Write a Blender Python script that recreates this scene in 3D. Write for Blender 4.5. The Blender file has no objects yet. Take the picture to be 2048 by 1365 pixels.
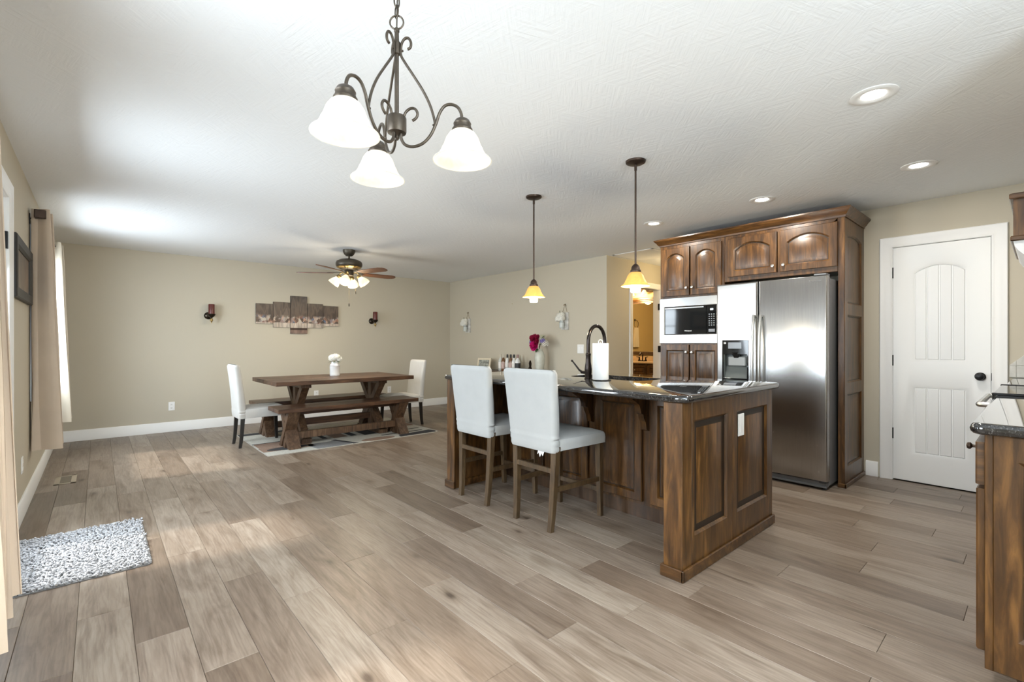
import bpy, bmesh, math, random
from mathutils import Vector, Matrix
C = bpy.context.collection
sc = bpy.context.scene
PI = math.pi
R = math.radians
random.seed(7)

# ------------------------------------------------------------------ camera
CAMZ = 1.20
YAW = math.atan2(1024 - 197, 938.0)
cam_d = bpy.data.cameras.new('camera')
cam = bpy.data.objects.new('camera', cam_d); C.objects.link(cam)
cam.location = (0, 0, CAMZ)
cam.rotation_euler = (PI / 2, 0, -YAW)
cam_d.sensor_width = 36.0
cam_d.lens = 938.0 / 2048 * 36.0
cam_d.shift_y = 4.5 / 2048
cam_d.clip_start = 0.02
sc.camera = cam

# ------------------------------------------------------------------ view, world, sun, window light
sc.view_settings.view_transform = 'Standard'
sc.view_settings.look = 'None'
sc.view_settings.exposure = 0.85
sc.view_settings.gamma = 1.0
sc.view_settings.use_curve_mapping = False
try:
    sc.cycles.use_denoising = True
    sc.cycles.max_bounces = 10
    sc.cycles.diffuse_bounces = 6
    sc.cycles.glossy_bounces = 4
    sc.cycles.transmission_bounces = 8
    sc.cycles.transparent_max_bounces = 8
    sc.cycles.sample_clamp_indirect = 6.0
    sc.cycles.caustics_reflective = False
    sc.cycles.caustics_refractive = False
except Exception:
    pass

wd = bpy.data.worlds.new('sky'); sc.world = wd; wd.use_nodes = True
wn = wd.node_tree; wn.nodes.clear()
wo = wn.nodes.new('ShaderNodeOutputWorld'); wb = wn.nodes.new('ShaderNodeBackground')
wb.inputs[0].default_value = (0.86, 0.93, 1.0, 1); wb.inputs[1].default_value = 1.8
wn.links.new(wb.outputs[0], wo.inputs[0])

def lamp(kind, name, loc, energy, color=(1, 1, 1), rot=(0, 0, 0), **kw):
    l = bpy.data.lights.new(name, kind); l.energy = energy; l.color = color
    for k, v in kw.items(): setattr(l, k, v)
    o = bpy.data.objects.new(name, l); o.location = loc; o.rotation_euler = rot
    C.objects.link(o); return o

sun = lamp('SUN', 'sun', (-6, 5, 8), 3.0, (1.0, 0.95, 0.86), angle=R(6))
sun.rotation_euler = Vector((0.62, -0.12, -0.78)).to_track_quat('-Z', 'Y').to_euler()
DAY = (0.80, 0.91, 1.0)
def window_light(name, loc, rot, sx, sy, e):
    return lamp('AREA', name, loc, e, DAY, rot, shape='RECTANGLE', size=sx, size_y=sy)
# daylight through the left wall's openings and an unseen fill window added behind the camera
window_light('daylight', (-0.62, 3.55, 1.1), (0, -R(68), 0), 1.7, 0.6, 38)
window_light('daylight', (-0.62, 6.05, 1.45), (0, -R(68), 0), 1.1, 1.2, 43)
window_light('daylight', (-0.62, 1.50, 1.45), (0, -R(68), 0), 1.15, 1.2, 40)
window_light('daylight', (0.75, -3.75, 1.4), (-PI / 2, 0, PI), 1.3, 1.2, 45)

# added fill lamp behind the camera, aimed up to brighten by the ceiling
lamp('AREA', 'bounce_fill', (.6, -1.8, 1.5), 128, (0.78, 0.90, 1.0), (PI, 0, 0), shape='DISK', size=.4)

# ------------------------------------------------------------------ materials
MATS = {}
class N:
    def __init__(s, name):
        s.m = bpy.data.materials.new(name); s.m.use_nodes = True
        s.t = s.m.node_tree; s.t.nodes.clear()
        s.out = s.n('OutputMaterial')
        s.b = s.n('BsdfPrincipled'); s.l(s.b.outputs[0], s.out.inputs[0])
    def n(s, t, **kw):
        x = s.t.nodes.new('ShaderNode' + t)
        for k, v in kw.items(): setattr(x, k, v)
        return x
    def l(s, a, b): s.t.links.new(a, b)
    def coord(s, scale=(1, 1, 1), rnd=False):
        tc = s.n('TexCoord'); mp = s.n('Mapping'); mp.inputs['Scale'].default_value = scale
        if rnd:
            oi = s.n('ObjectInfo'); mu = s.n('VectorMath', operation='SCALE')
            cx = s.n('CombineXYZ'); 
            s.l(oi.outputs['Random'], cx.inputs[0]); s.l(oi.outputs['Random'], cx.inputs[1])
            mu.inputs['Scale'].default_value = 37.0; s.l(cx.outputs[0], mu.inputs[0])
            ad = s.n('VectorMath', operation='ADD'); s.l(tc.outputs['Object'], ad.inputs[0]); s.l(mu.outputs[0], ad.inputs[1])
            s.l(ad.outputs[0], mp.inputs[0])
        else: s.l(tc.outputs['Object'], mp.inputs[0])
        return mp.outputs[0]
    def noise(s, vec, scale, detail=4, rough=.55, dist=0):
        x = s.n('TexNoise'); x.inputs['Scale'].default_value = scale; x.inputs['Detail'].default_value = detail
        x.inputs['Roughness'].default_value = rough; x.inputs['Distortion'].default_value = dist
        s.l(vec, x.inputs['Vector']); return x.outputs[0]
    def ramp(s, fac, stops):
        x = s.n('ValToRGB'); e = x.color_ramp.elements
        while len(e) < len(stops): e.new(.5)
        for i, (p, c) in enumerate(stops): e[i].position = p; e[i].color = (*c, 1)
        s.l(fac, x.inputs[0]); return x.outputs[0]
    def mix(s, a, b, f, mode='MIX'):
        x = s.n('Mix', data_type='RGBA', blend_type=mode)
        for v, i in ((f, 0), (a, 6), (b, 7)):
            if hasattr(v, 'links') or hasattr(v, 'is_linked'): s.l(v, x.inputs[i])
            elif i == 0: x.inputs[0].default_value = v
            else: x.inputs[i].default_value = (*v, 1)
        return x.outputs[2]
    def bump(s, h, strength, dist=.01):
        x = s.n('Bump'); x.inputs['Strength'].default_value = strength; x.inputs['Distance'].default_value = dist
        s.l(h, x.inputs['Height']); s.l(x.outputs[0], s.b.inputs['Normal'])
    def set(s, **kw):
        for k, v in kw.items():
            i = s.b.inputs[k.replace('_', ' ')]
            if hasattr(v, 'is_linked'): s.l(v, i)
            elif isinstance(v, tuple): i.default_value = (*v, 1)
            else: i.default_value = v
        return s

def mat(name, col, rough=.5, metal=0, var=0.0, vscale=6, bump=0, bscale=60, spec=None, coat=0, emit=None, es=0):
    n = N(name)
    v = n.coord()
    if var:
        lo = tuple(c * (1 - var) for c in col); hi = tuple(min(1, c * (1 + var)) for c in col)
        n.set(Base_Color=n.ramp(n.noise(v, vscale), [(.3, lo), (.7, hi)]))
    else: n.set(Base_Color=col)
    n.set(Roughness=rough, Metallic=metal)
    if spec is not None: n.b.inputs['Specular IOR Level'].default_value = spec
    if coat: n.b.inputs['Coat Weight'].default_value = coat; n.b.inputs['Coat Roughness'].default_value = .15
    if bump: n.bump(n.noise(v, bscale, 3), bump, .004)
    if emit: n.b.inputs['Emission Color'].default_value = (*emit, 1); n.b.inputs['Emission Strength'].default_value = es
    MATS[name] = n.m; return n.m

def wood(name, dark, mid, light, axis='z', rough=.4, scale=1.0, knots=.5, coat=0.0, blotch=.35):
    n = N(name)
    st = {'x': (1.1, 9, 9), 'y': (9, 1.1, 9), 'z': (9, 9, 1.1)}[axis]
    st = tuple(a * scale for a in st)
    v = n.coord(st, rnd=True); v2 = n.coord(tuple(min(a, 3.2) * .9 for a in st), rnd=True)
    g = n.noise(v, 3.2, 6, .62, .6)
    col = n.ramp(g, [(.25, dark), (.5, mid), (.78, light)])
    bl = n.ramp(n.noise(v2, 2.0, 3, .55, 1.2), [(.32, (.42, .38, .36)), (.62, (1, 1, 1))])
    col = n.mix(col, bl, blotch * 1.6, 'MULTIPLY')
    if knots:
        vo = n.n('TexVoronoi'); vo.inputs['Scale'].default_value = 1.15; n.l(v2, vo.inputs['Vector'])
        kn = n.ramp(vo.outputs['Distance'], [(.04, (.18, .14, .12)), (.15, (1, 1, 1))])
        col = n.mix(col, kn, knots, 'MULTIPLY')
    n.set(Base_Color=col, Roughness=rough)
    n.b.inputs['Coat Weight'].default_value = coat; n.b.inputs['Coat Roughness'].default_value = .22
    n.bump(g, .12, .004)
    MATS[name] = n.m; return n.m

M_glaze = mat('dark_glaze', (.014, .008, .004), .45)
M_wall = mat('wall_paint', (.535, .49, .395), .75, bump=.05, bscale=220)
M_bathwall = mat('bath_paint', (.60, .45, .20), .7)
M_white = mat('white_trim_paint', (.84, .84, .83), .38)
M_doorw = mat('white_door_paint', (.83, .84, .84), .36)
# ceiling: hand-trowelled texture, short brush strokes that turn from patch to patch
n = N('ceiling_texture'); v = n.coord((1, 1, 1))
hs = []
for k, ang in enumerate((0.3, 1.35, 2.4)):
    mp = n.n('Mapping'); mp.inputs['Rotation'].default_value = (0, 0, ang); mp.inputs['Location'].default_value = (k * 3.1, k * 1.7, 0)
    n.l(v, mp.inputs[0]); m2 = n.n('Mapping'); m2.inputs['Scale'].default_value = (5.5, 60, 1); n.l(mp.outputs[0], m2.inputs[0])
    hs.append(n.noise(m2.outputs[0], 1.0, 3, .55, .5))
pa = n.noise(v, 2.6, 3, .6, 2.5); pb_ = n.noise(v, 3.4, 3, .6, 2.0)
h = n.mix(hs[0], hs[1], n.ramp(pa, [(.36, (0, 0, 0)), (.62, (1, 1, 1))]))
h = n.mix(h, hs[2], n.ramp(pb_, [(.40, (0, 0, 0)), (.66, (1, 1, 1))]))
n.set(Base_Color=(.84, .865, .885), Roughness=.85); n.bump(h, .34, .010); M_ceil = n.m
# floor planks
n = N('floor_plank')
v = n.coord((13, 1.0, 1), rnd=True); v2 = n.coord((4.5, .75, 1), rnd=True); v3 = n.coord((42, 2.6, 1), rnd=True); v4 = n.coord((5.2, 2.4, 1), rnd=True)
oi = n.n('ObjectInfo')
base = n.ramp(oi.outputs['Random'], [(0, (.17, .122, .085)), (.2, (.31, .245, .188)), (.45, (.23, .172, .124)), (.7, (.34, .277, .216)), (.88, (.19, .137, .096)), (1, (.28, .215, .160))])
g = n.noise(v, 2.0, 6, .66, .9)
grain = n.ramp(g, [(.26, (.50, .44, .39)), (.50, (1, 1, 1)), (.8, (1.12, 1.12, 1.12))])
fine = n.ramp(n.noise(v3, 2.4, 4, .6), [(.3, (.70, .66, .62)), (.6, (1, 1, 1))])
blot = n.ramp(n.noise(v2, 2.1, 4, .6, 1.4), [(.30, (.46, .38, .32)), (.54, (1, 1, 1))])
v5 = n.coord((1.0, .10, 1), rnd=True)
wv = n.n('TexWave', wave_type='BANDS', bands_direction='X'); wv.inputs['Scale'].default_value = 15; wv.inputs['Distortion'].default_value = 22
wv.inputs['Detail'].default_value = 3; wv.inputs['Detail Scale'].default_value = .9; n.l(v5, wv.inputs['Vector'])
ring = n.ramp(wv.outputs[0], [(.12, (.66, .61, .57)), (.55, (1, 1, 1))])
vo = n.n('TexVoronoi'); vo.inputs['Scale'].default_value = .8; n.l(v4, vo.inputs['Vector'])
kn = n.ramp(vo.outputs['Distance'], [(.035, (.16, .11, .08)), (.10, (.74, .70, .66)), (.20, (1, 1, 1))])
col = n.mix(n.mix(base, ring, .34, 'MULTIPLY'), grain, .8, 'MULTIPLY'); col = n.mix(col, fine, .55, 'MULTIPLY'); col = n.mix(col, blot, .6, 'MULTIPLY'); col = n.mix(col, kn, .8, 'MULTIPLY')
n.set(Base_Color=n.mix(col, (.87, .895, .935), 1.0, 'MULTIPLY'), Roughness=.36); n.b.inputs['Specular IOR Level'].default_value = .45; n.bump(g, .10, .003); M_floor = n.m
M_sub = mat('subfloor', (.10, .078, .06), .9)
M_alder = wood('alder_stained', (.016, .0075, .0025), (.080, .035, .009), (.225, .106, .029), 'z', .33, 1.0, .35, .12)
M_alder_h = wood('alder_stained_rail', (.016, .0075, .0025), (.080, .035, .009), (.225, .106, .029), 'y', .33, 1.0, .2, .12)
M_alder_dark = wood('alder_dark_panel', (.035, .019, .011), (.075, .042, .023), (.125, .075, .042), 'z', .33, 1.0, .3, .25)
M_table = wood('rustic_table_wood', (.020, .0095, .005), (.080, .036, .017), (.19, .090, .042), 'x', .42, 1.0, .4, .1)
M_table_z = wood('rustic_leg_wood', (.028, .015, .008), (.105, .056, .029), (.24, .150, .085), 'z', .48, 1.0, .4, 0)
M_stool = wood('stool_leg_wood', (.035, .020, .009), (.075, .045, .020), (.125, .078, .038), 'z', .4, 1.6, .1, .1)
M_blackwood = mat('black_painted_wood', (.012, .010, .009), .35)
M_blade = wood('fan_blade_wood', (.09, .035, .015), (.16, .065, .028), (.24, .10, .045), 'x', .4, 1, .1)
M_cover = mat('white_slipcover_cloth', (.40, .405, .40), .9, var=.03, vscale=9, bump=.12, bscale=300)
M_cover2 = mat('ivory_slipcover_cloth', (.54, .53, .505), .9, var=.03, vscale=9, bump=.12, bscale=300)
M_curtain = mat('tan_curtain_cloth', (.55, .45, .35), .85, var=.05, vscale=5, bump=.1, bscale=400)
M_curtain_lit = mat('lit_curtain_cloth', (.66, .60, .50), .85, bump=.1, bscale=400)  # curtain cloth made paler: the window light is put into the colour
M_bronze = mat('oil_rubbed_bronze', (.065, .043, .032), .38, .75, var=.2, vscale=30)
M_iron = mat('brushed_bronze_iron', (.075, .060, .046), .42, .75, var=.2, vscale=40)
M_blackmetal = mat('black_metal', (.012, .012, .013), .3, .6)
M_black = mat('black_gloss_plastic', (.010, .011, .012), .05)
M_chrome = mat('satin_nickel', (.62, .60, .56), .25, 1)
M_plastic = mat('white_plastic', (.85, .85, .84), .35)
M_slot = mat('dark_slot', (.03, .03, .03), .6)
M_greymetal = mat('grey_appliance_side', (.17, .175, .185), .45, .3)
# brushed stainless
n = N('stainless_steel'); v = n.coord((2, 260, 2)); v2 = n.coord((1.2, 1.2, 1.2))
n.set(Base_Color=n.ramp(n.noise(v, 3, 3), [(.3, (.38, .38, .38)), (.7, (.49, .49, .485))]), Metallic=1.0, Roughness=.26)
n.bump(n.noise(v2, 2.2, 2), .06, .02); M_steel = n.m
# granite
n = N('dark_granite'); v = n.coord()
sp = n.ramp(n.noise(v, 210, 4, .7), [(.50, (.010, .010, .011)), (.60, (.05, .047, .044)), (.70, (.26, .25, .24))])
ve = n.ramp(n.noise(v, 34, 5, .65, .8), [(.42, (.35, .35, .36)), (.66, (1.6, 1.6, 1.6))])
n.set(Base_Color=n.mix(sp, ve, .8, 'MULTIPLY'), Roughness=.07); n.b.inputs['Coat Weight'].default_value = 1.0
n.b.inputs['Coat Roughness'].default_value = .03; M_granite = n.m
# window glass: clear pane with a faint reflection
n = N('window_glass'); tr = n.n('BsdfTransparent'); gl = n.n('BsdfGlossy'); gl.inputs['Roughness'].default_value = .02
mx = n.n('MixShader'); mx.inputs[0].default_value = .06; n.l(tr.outputs[0], mx.inputs[1]); n.l(gl.outputs[0], mx.inputs[2]); n.l(mx.outputs[0], n.out.inputs[0]); M_glass = n.m
n = N('mirror_glass'); n.set(Base_Color=(.86, .86, .85), Metallic=1.0, Roughness=.02); M_mirror = n.m
def shade_mat(name, col, emit, es, tl=.55):
    """mottled glass lit from inside: diffuse and translucent, with a faint glow of its own"""
    n = N(name); v = n.coord(); ns = n.noise(v, 26, 4, .6, 1.0)
    c = n.ramp(ns, [(.35, tuple(x * .84 for x in col)), (.65, col)])
    n.set(Base_Color=c, Roughness=.35, Emission_Color=emit, Emission_Strength=es)
    tr = n.n('BsdfTranslucent'); n.l(c, tr.inputs[0]); mx = n.n('MixShader'); mx.inputs[0].default_value = tl
    n.l(n.b.outputs[0], mx.inputs[1]); n.l(tr.outputs[0], mx.inputs[2]); n.l(mx.outputs[0], n.out.inputs[0]); return n.m
M_alab = shade_mat('alabaster_glass_lit', (.88, .85, .77), (1.0, .95, .84), .20)
M_amber = shade_mat('amber_glass_lit', (.80, .55, .22), (1.0, .62, .20), .22)
M_fanshade = shade_mat('frosted_fan_glass_lit', (.9, .84, .74), (1.0, .82, .56), .40)
M_bulb = mat('lit_bulb', (1, .95, .85), .4, emit=(1.0, .92, .76), es=4.2)
M_bulb_w = mat('lit_warm_bulb', (1, .9, .7), .4, emit=(1.0, .86, .55), es=3)
M_led = mat('lit_downlight_lens', (1, 1, 1), .4, emit=(1.0, .95, .86), es=9)
M_candle = mat('burgundy_candle_wax', (.105, .020, .016), .38)
M_brass = mat('aged_brass', (.42, .30, .12), .3, .9)
M_darkmetal = mat('dark_sconce_metal', (.05, .04, .03), .3, .9)
M_paper = mat('paper_towel', (.68, .68, .675), .95, bump=.25, bscale=120)
M_tile = mat('stone_backsplash_tile', (.56, .55, .51), .4, var=.12, vscale=22)
M_grout = mat('grout', (.62, .60, .56), .9)

# ------------------------------------------------------------------ mesh helpers
ORG = {}
class B:
    def __init__(s): s.bm = bmesh.new()
    def faces_from(s, vs, fs):
        v = [s.bm.verts.new(p) for p in vs]
        for f in fs:
            try: s.bm.faces.new([v[i] for i in f])
            except ValueError: pass
        return v
    def box(s, x0, x1, y0, y1, z0, z1, bev=0, seg=1):
        if x0 > x1: x0, x1 = x1, x0
        if y0 > y1: y0, y1 = y1, y0
        if z0 > z1: z0, z1 = z1, z0
        v = s.faces_from([(x, y, z) for x in (x0, x1) for y in (y0, y1) for z in (z0, z1)],
                         [(0, 1, 3, 2), (4, 6, 7, 5), (0, 4, 5, 1), (2, 3, 7, 6), (0, 2, 6, 4), (1, 5, 7, 3)])
        if bev:
            es = {e for q in v for e in q.link_edges}
            bmesh.ops.bevel(s.bm, geom=list(es), offset=bev, segments=seg, affect='EDGES', profile=.5)
        return s
    def obox(s, p0, p1, w, t, up=(0, 0, 1), bev=0, w1=None, t1=None):
        """bar from p0 to p1 with section w (sideways) by t (along up)"""
        p0, p1 = Vector(p0), Vector(p1); d = (p1 - p0).normalized(); up = Vector(up)
        sd = d.cross(up).normalized(); u = sd.cross(d).normalized()
        w1 = w if w1 is None else w1; t1 = t if t1 is None else t1
        vs = []
        for p, a, b in ((p0, w, t), (p1, w1, t1)):
            for i, j in ((-1, -1), (1, -1), (1, 1), (-1, 1)): vs.append(p + sd * a / 2 * i + u * b / 2 * j)
        v = s.faces_from(vs, [(0, 3, 2, 1), (4, 5, 6, 7), (0, 1, 5, 4), (1, 2, 6, 5), (2, 3, 7, 6), (3, 0, 4, 7)])
        if bev:
            es = {e for q in v for e in q.link_edges}
            bmesh.ops.bevel(s.bm, geom=list(es), offset=bev, segments=1, affect='EDGES')
        return s
    def prism(s, pts, axis, c0, c1):
        f = {'x': lambda a, b, c: (c, a, b), 'y': lambda a, b, c: (a, c, b), 'z': lambda a, b, c: (a, b, c)}[axis]
        n = len(pts)
        s.faces_from([f(a, b, c0) for a, b in pts] + [f(a, b, c1) for a, b in pts],
                     [tuple(range(n)), tuple(range(2 * n - 1, n - 1, -1))] + [(i, (i + 1) % n, n + (i + 1) % n, n + i) for i in range(n)])
        return s
    def loft(s, loops, cap0=True, cap1=True, closed=True):
        rows = [[s.bm.verts.new(p) for p in lp] for lp in loops]
        n = len(rows[0])
        for a, b in zip(rows, rows[1:]):
            for i in range(n if closed else n - 1):
                j = (i + 1) % n
                try: s.bm.faces.new((a[i], a[j], b[j], b[i]))
                except ValueError: pass
        if cap0: s.bm.faces.new(rows[0][::-1])
        if cap1: s.bm.faces.new(rows[-1])
        return s
    def lathe(s, prof, c=(0, 0, 0), seg=24, mtx=None, cap0=True, cap1=True):
        c = Vector(c); loops = []
        for r, z in prof:
            lp = []
            for i in range(seg):
                a = 2 * PI * i / seg; p = Vector((r * math.cos(a), r * math.sin(a), z))
                lp.append((mtx @ p if mtx else p) + c)
            loops.append(lp)
        return s.loft(loops, cap0, cap1)
    def disc(s, c, r, h, seg=24, axis='z'):
        m = {'z': None, 'x': Matrix.Rotation(PI / 2, 3, 'Y'), 'y': Matrix.Rotation(-PI / 2, 3, 'X')}[axis]
        b = min(r * .15, abs(h) * .3)
        return s.lathe([(r, 0), (r, h - b if h > 0 else h + b), (r - b, h)], c, seg, m)
    def tube(s, pts, r, seg=8, cap=True):
        pts = [Vector(p) for p in pts]; n = len(pts)
        rs = r if isinstance(r, (list, tuple)) else [r] * n
        t0 = (pts[1] - pts[0]).normalized()
        u = t0.cross(Vector((0, 0, 1)));
        if u.length < 1e-3: u = t0.cross(Vector((1, 0, 0)))
        u.normalize(); loops = []
        for i, p in enumerate(pts):
            t = (pts[min(i + 1, n - 1)] - pts[max(i - 1, 0)]).normalized()
            u = (u - t * u.dot(t)).normalized(); w = t.cross(u)
            loops.append([p + (u * math.cos(2 * PI * k / seg) + w * math.sin(2 * PI * k / seg)) * rs[i] for k in range(seg)])
        return s.loft(loops, cap, cap)
    def ball(s, c, r, sub=2, sc_=(1, 1, 1)):
        m = Matrix.Translation(Vector(c)) @ Matrix.Diagonal((*[r * q for q in sc_], 1))
        bmesh.ops.create_icosphere(s.bm, subdivisions=sub, radius=1, matrix=m); return s
    def fill(s, outer, holes, flip=False):
        """planar face with holes; loops are lists of bm verts"""
        es = []
        for lp in [outer] + holes:
            for i in range(len(lp)):
                e = s.bm.edges.get((lp[i], lp[(i + 1) % len(lp)])) or s.bm.edges.new((lp[i], lp[(i + 1) % len(lp)]))
                es.append(e)
        bmesh.ops.triangle_fill(s.bm, use_beauty=True, use_dissolve=False, edges=es)
    def xf(s, m):
        bmesh.ops.transform(s.bm, matrix=m, verts=s.bm.verts); return s
    def mesh(s, name, mats, off=(0, 0, 0), ang=35):
        bmesh.ops.remove_doubles(s.bm, verts=s.bm.verts, dist=1e-5)
        bmesh.ops.recalc_face_normals(s.bm, faces=s.bm.faces)
        bmesh.ops.translate(s.bm, verts=s.bm.verts, vec=-Vector(off))
        me = bpy.data.meshes.new(name); s.bm.to_mesh(me); s.bm.free()
        for m in (mats if isinstance(mats, (list, tuple)) else [mats]): me.materials.append(m)
        me.polygons.foreach_set('use_smooth', [True] * len(me.polygons))
        try: me.set_sharp_from_angle(angle=R(ang))
        except Exception: pass
        me.update(); return me

def tag(o, label=None, cat=None, group=None, kind=None):
    if label: o['label'] = label
    if cat: o['category'] = cat
    if group: o['group'] = group
    if kind: o['kind'] = kind
    return o
def thing(name, label, cat, loc=(0, 0, 0), group=None, rz=0):
    o = bpy.data.objects.new(name, None); C.objects.link(o); o.location = loc; o.rotation_euler = (0, 0, rz)
    o.empty_display_size = .1; ORG[o] = Vector(loc); return tag(o, label, cat, group)
def part(name, b, m, parent, label=None, kind=None, ang=35):
    me = b.mesh(name, m, ORG[parent], ang); o = bpy.data.objects.new(name, me); C.objects.link(o)
    o.parent = parent; ORG[o] = ORG[parent]; return tag(o, label, None, None, kind)
def solo(name, b, m, label, cat, group=None, kind=None, ang=35):
    vs = [v.co for v in b.bm.verts]
    c = Vector(((min(v.x for v in vs) + max(v.x for v in vs)) / 2, (min(v.y for v in vs) + max(v.y for v in vs)) / 2, min(v.z for v in vs)))
    me = b.mesh(name, m, c, ang); o = bpy.data.objects.new(name, me); C.objects.link(o); o.location = c; ORG[o] = c
    return tag(o, label, cat, group, kind)
def struct(name, b, m, parent=None, ang=35):
    me = b.mesh(name, m, (0, 0, 0), ang); o = bpy.data.objects.new(name, me); C.objects.link(o); ORG[o] = Vector((0, 0, 0))
    if parent: o.parent = parent
    else: o['kind'] = 'structure'
    return o
def dup(o, parent=None):
    c = o.copy(); C.objects.link(c)
    if parent: c.parent = parent
    for ch in o.children: dup(ch, c)
    return c
def text(s, name, size, loc, rot, m, parent, depth=.0006):
    cu = bpy.data.curves.new(name, 'FONT'); cu.body = s; cu.size = size; cu.extrude = depth; cu.align_x = 'CENTER'; cu.align_y = 'CENTER'
    t = bpy.data.objects.new(name, cu); C.objects.link(t)
    me = bpy.data.meshes.new_from_object(t.evaluated_get(bpy.context.evaluated_depsgraph_get()))
    bpy.data.objects.remove(t); me.materials.clear(); me.materials.append(m)
    o = bpy.data.objects.new(name, me); C.objects.link(o); ORG[o] = ORG[parent]
    o.parent = parent; o.location = Vector(loc) - ORG[parent]; o.rotation_euler = rot; return o

FX = {'x-': lambda x0: (lambda a, b, c: Vector((x0 - c, -a, b))),   # faces -X ; a grows towards -Y
      'y-': lambda y0: (lambda a, b, c: Vector((a, y0 - c, b))),    # faces -Y ; a grows towards +X
      'y+': lambda y0: (lambda a, b, c: Vector((-a, y0 + c, b))),
      'x+': lambda x0: (lambda a, b, c: Vector((x0 + c, a, b)))}
def arch_loop(a0, a1, b0, b1, rise, n):
    lp = [(a0, b0), (a1, b0)]
    if n <= 1: return lp + [(a1, b1), (a0, b1)]
    for i in range(n + 1):
        t = i / n; x = a1 + (a0 - a1) * t
        lp.append((x, b1 - rise + rise * math.sin(PI * t) ** .8 if 0 < i < n else b1 - rise))
    return lp
def panel_frame(T, a0, a1, b0, b1, t, openings, edge=.004, bead=.011, bdep=.012):
    """door frame with openings (each (a0,a1,b0,b1,rise)); the openings' edges slope inwards"""
    b = B()
    def L(pts, c): return [b.bm.verts.new(T(x, y, c)) for x, y in pts]
    def ring(p, q):
        for i in range(len(p)):
            j = (i + 1) % len(p); b.bm.faces.new((p[i], p[j], q[j], q[i]))
    rect = lambda i: [(a0 + i, b0 + i), (a1 - i, b0 + i), (a1 - i, b1 - i), (a0 + i, b1 - i)]
    o0 = L(rect(0), 0); o1 = L(rect(0), t - edge); o2 = L(rect(edge), t)
    ring(o0, o1); ring(o1, o2)
    hs = []
    for (p0, p1, q0, q1, rise) in openings:
        k = 12 if rise else 1
        h0 = L(arch_loop(p0, p1, q0, q1, rise, k), t)
        h1 = L(arch_loop(p0 + bead, p1 - bead, q0 + bead, q1 - bead, rise * .94, k), t - bdep)
        h2 = L(arch_loop(p0 + bead, p1 - bead, q0 + bead, q1 - bead, rise * .94, k), 0)
        ring(h0, h1); ring(h1, h2); hs.append((h0, h2))
    b.fill(o2, [h[0] for h in hs]); b.fill(o0, [h[1] for h in hs])
    return b
def raised_panel(T, o, t, bead=.010, dep=.014, raise_=.007, bev=.035):
    p0, p1, q0, q1, rise = o; k = 12 if rise else 1
    b = B(); e = bead - .001
    lp = []
    for ins, c in ((e, t - dep - .004), (e, t - dep), (e + .008, t - dep), (e + bev, t - dep + raise_ + .003), (e + bev + .003, t - dep + raise_ + .004)):
        lp.append([T(x, y, c) for x, y in arch_loop(p0 + ins, p1 - ins, q0 + ins, q1 - ins, rise * (1 - ins * 2), k)])
    b.loft(lp)
    for f in b.bm.faces:
        if len(f.verts) == 4 and all(abs((v.co - T(0, 0, t - dep)).dot((T(0, 0, 1) - T(0, 0, 0)))) < 1e-4 for v in f.verts): f.material_index = 1
    return b
def cab_door(parent, fx, a0, a1, b0, b1, arch=0, stile=.055, rail=.055, t=.02, mf=None, mp=None, name='door', knob=None, bev=.035):
    T = FX[fx[0]](fx[1])
    op = (a0 + stile, a1 - stile, b0 + rail, b1 - rail, arch)
    d = part(name, panel_frame(T, a0, a1, b0, b1, t, [op]), mf or M_alder, parent)
    part('raised_panel', raised_panel(T, op, t, bev=bev), [mp or M_alder, M_glaze], d)
    if knob: knob_at(T, knob[0], knob[1], t, d)
    return d
def knob_at(T, a, b, c, parent, r=.015, m=None):
    k = B(); o = T(a, b, c); nrm = (T(a, b, c + 1) - o).normalized()
    q = nrm.to_track_quat('Z', 'Y').to_matrix()
    k.lathe([(r * .55, 0), (r * .4, .006), (r * .45, .012), (r, .017), (r, .022), (r * .75, .026), (r * .2, .0275)], o, 14, q)
    return part('knob', k, m or M_chrome, parent)

def wall_boxes(axis, c0, c1, u0, u1, z0, z1, holes):
    b = B(); us = sorted({u0, u1, *[h[0] for h in holes], *[h[1] for h in holes]}); zs = sorted({z0, z1, *[h[2] for h in holes], *[h[3] for h in holes]})
    for a, a2 in zip(us, us[1:]):
        run = None
        for q, q2 in zip(zs, zs[1:]):
            mu, mz = (a + a2) / 2, (q + q2) / 2
            if any(h[0] < mu < h[1] and h[2] < mz < h[3] for h in holes):
                continue
            if axis == 'x': b.box(c0, c1, a, a2, q, q2)
            else: b.box(a, a2, c0, c1, q, q2)
    return b

# ================================================================== THE SETTING
H = 2.415          # ceiling
XL, XR, YF = -0.40, 5.26, 7.84
YK = -0.48         # wall behind the range run
YB = -3.6          # wall behind the camera
# floor: planks laid along Y
fb = B(); fb.box(XL - .1, 9.2, YB - .1, YF + .1, -.06, -.012)
floor = struct('floor', fb, M_sub)
PW, PL = 0.1795, 1.22
def plank_mesh(y0, y1, w=PW):
    b = B(); g = .0004; c = .0013; h = (y1 - y0) / 2; x = w / 2
    lo = [(-x + g, -h + g, -.012), (x - g, -h + g, -.012), (x - g, h - g, -.012), (-x + g, h - g, -.012)]
    md = [(p[0], p[1], -.0016) for p in lo]
    tp = [(-x + g + c, -h + g + c, 0), (x - g - c, -h + g + c, 0), (x - g - c, h - g - c, 0), (-x + g + c, h - g - c, 0)]
    b.loft([lo, md, tp], cap0=False)
    return b.mesh('plank', M_floor)
full = plank_mesh(-PL / 2, PL / 2)
rng = random.Random(11); rest = B()
row = 0; x = -0.07 - 2 * PW - PW / 2 + PW
xs = [-.07 + PW * k + PW / 2 for k in range(-3, 31)]
offs = 0.0
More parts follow.
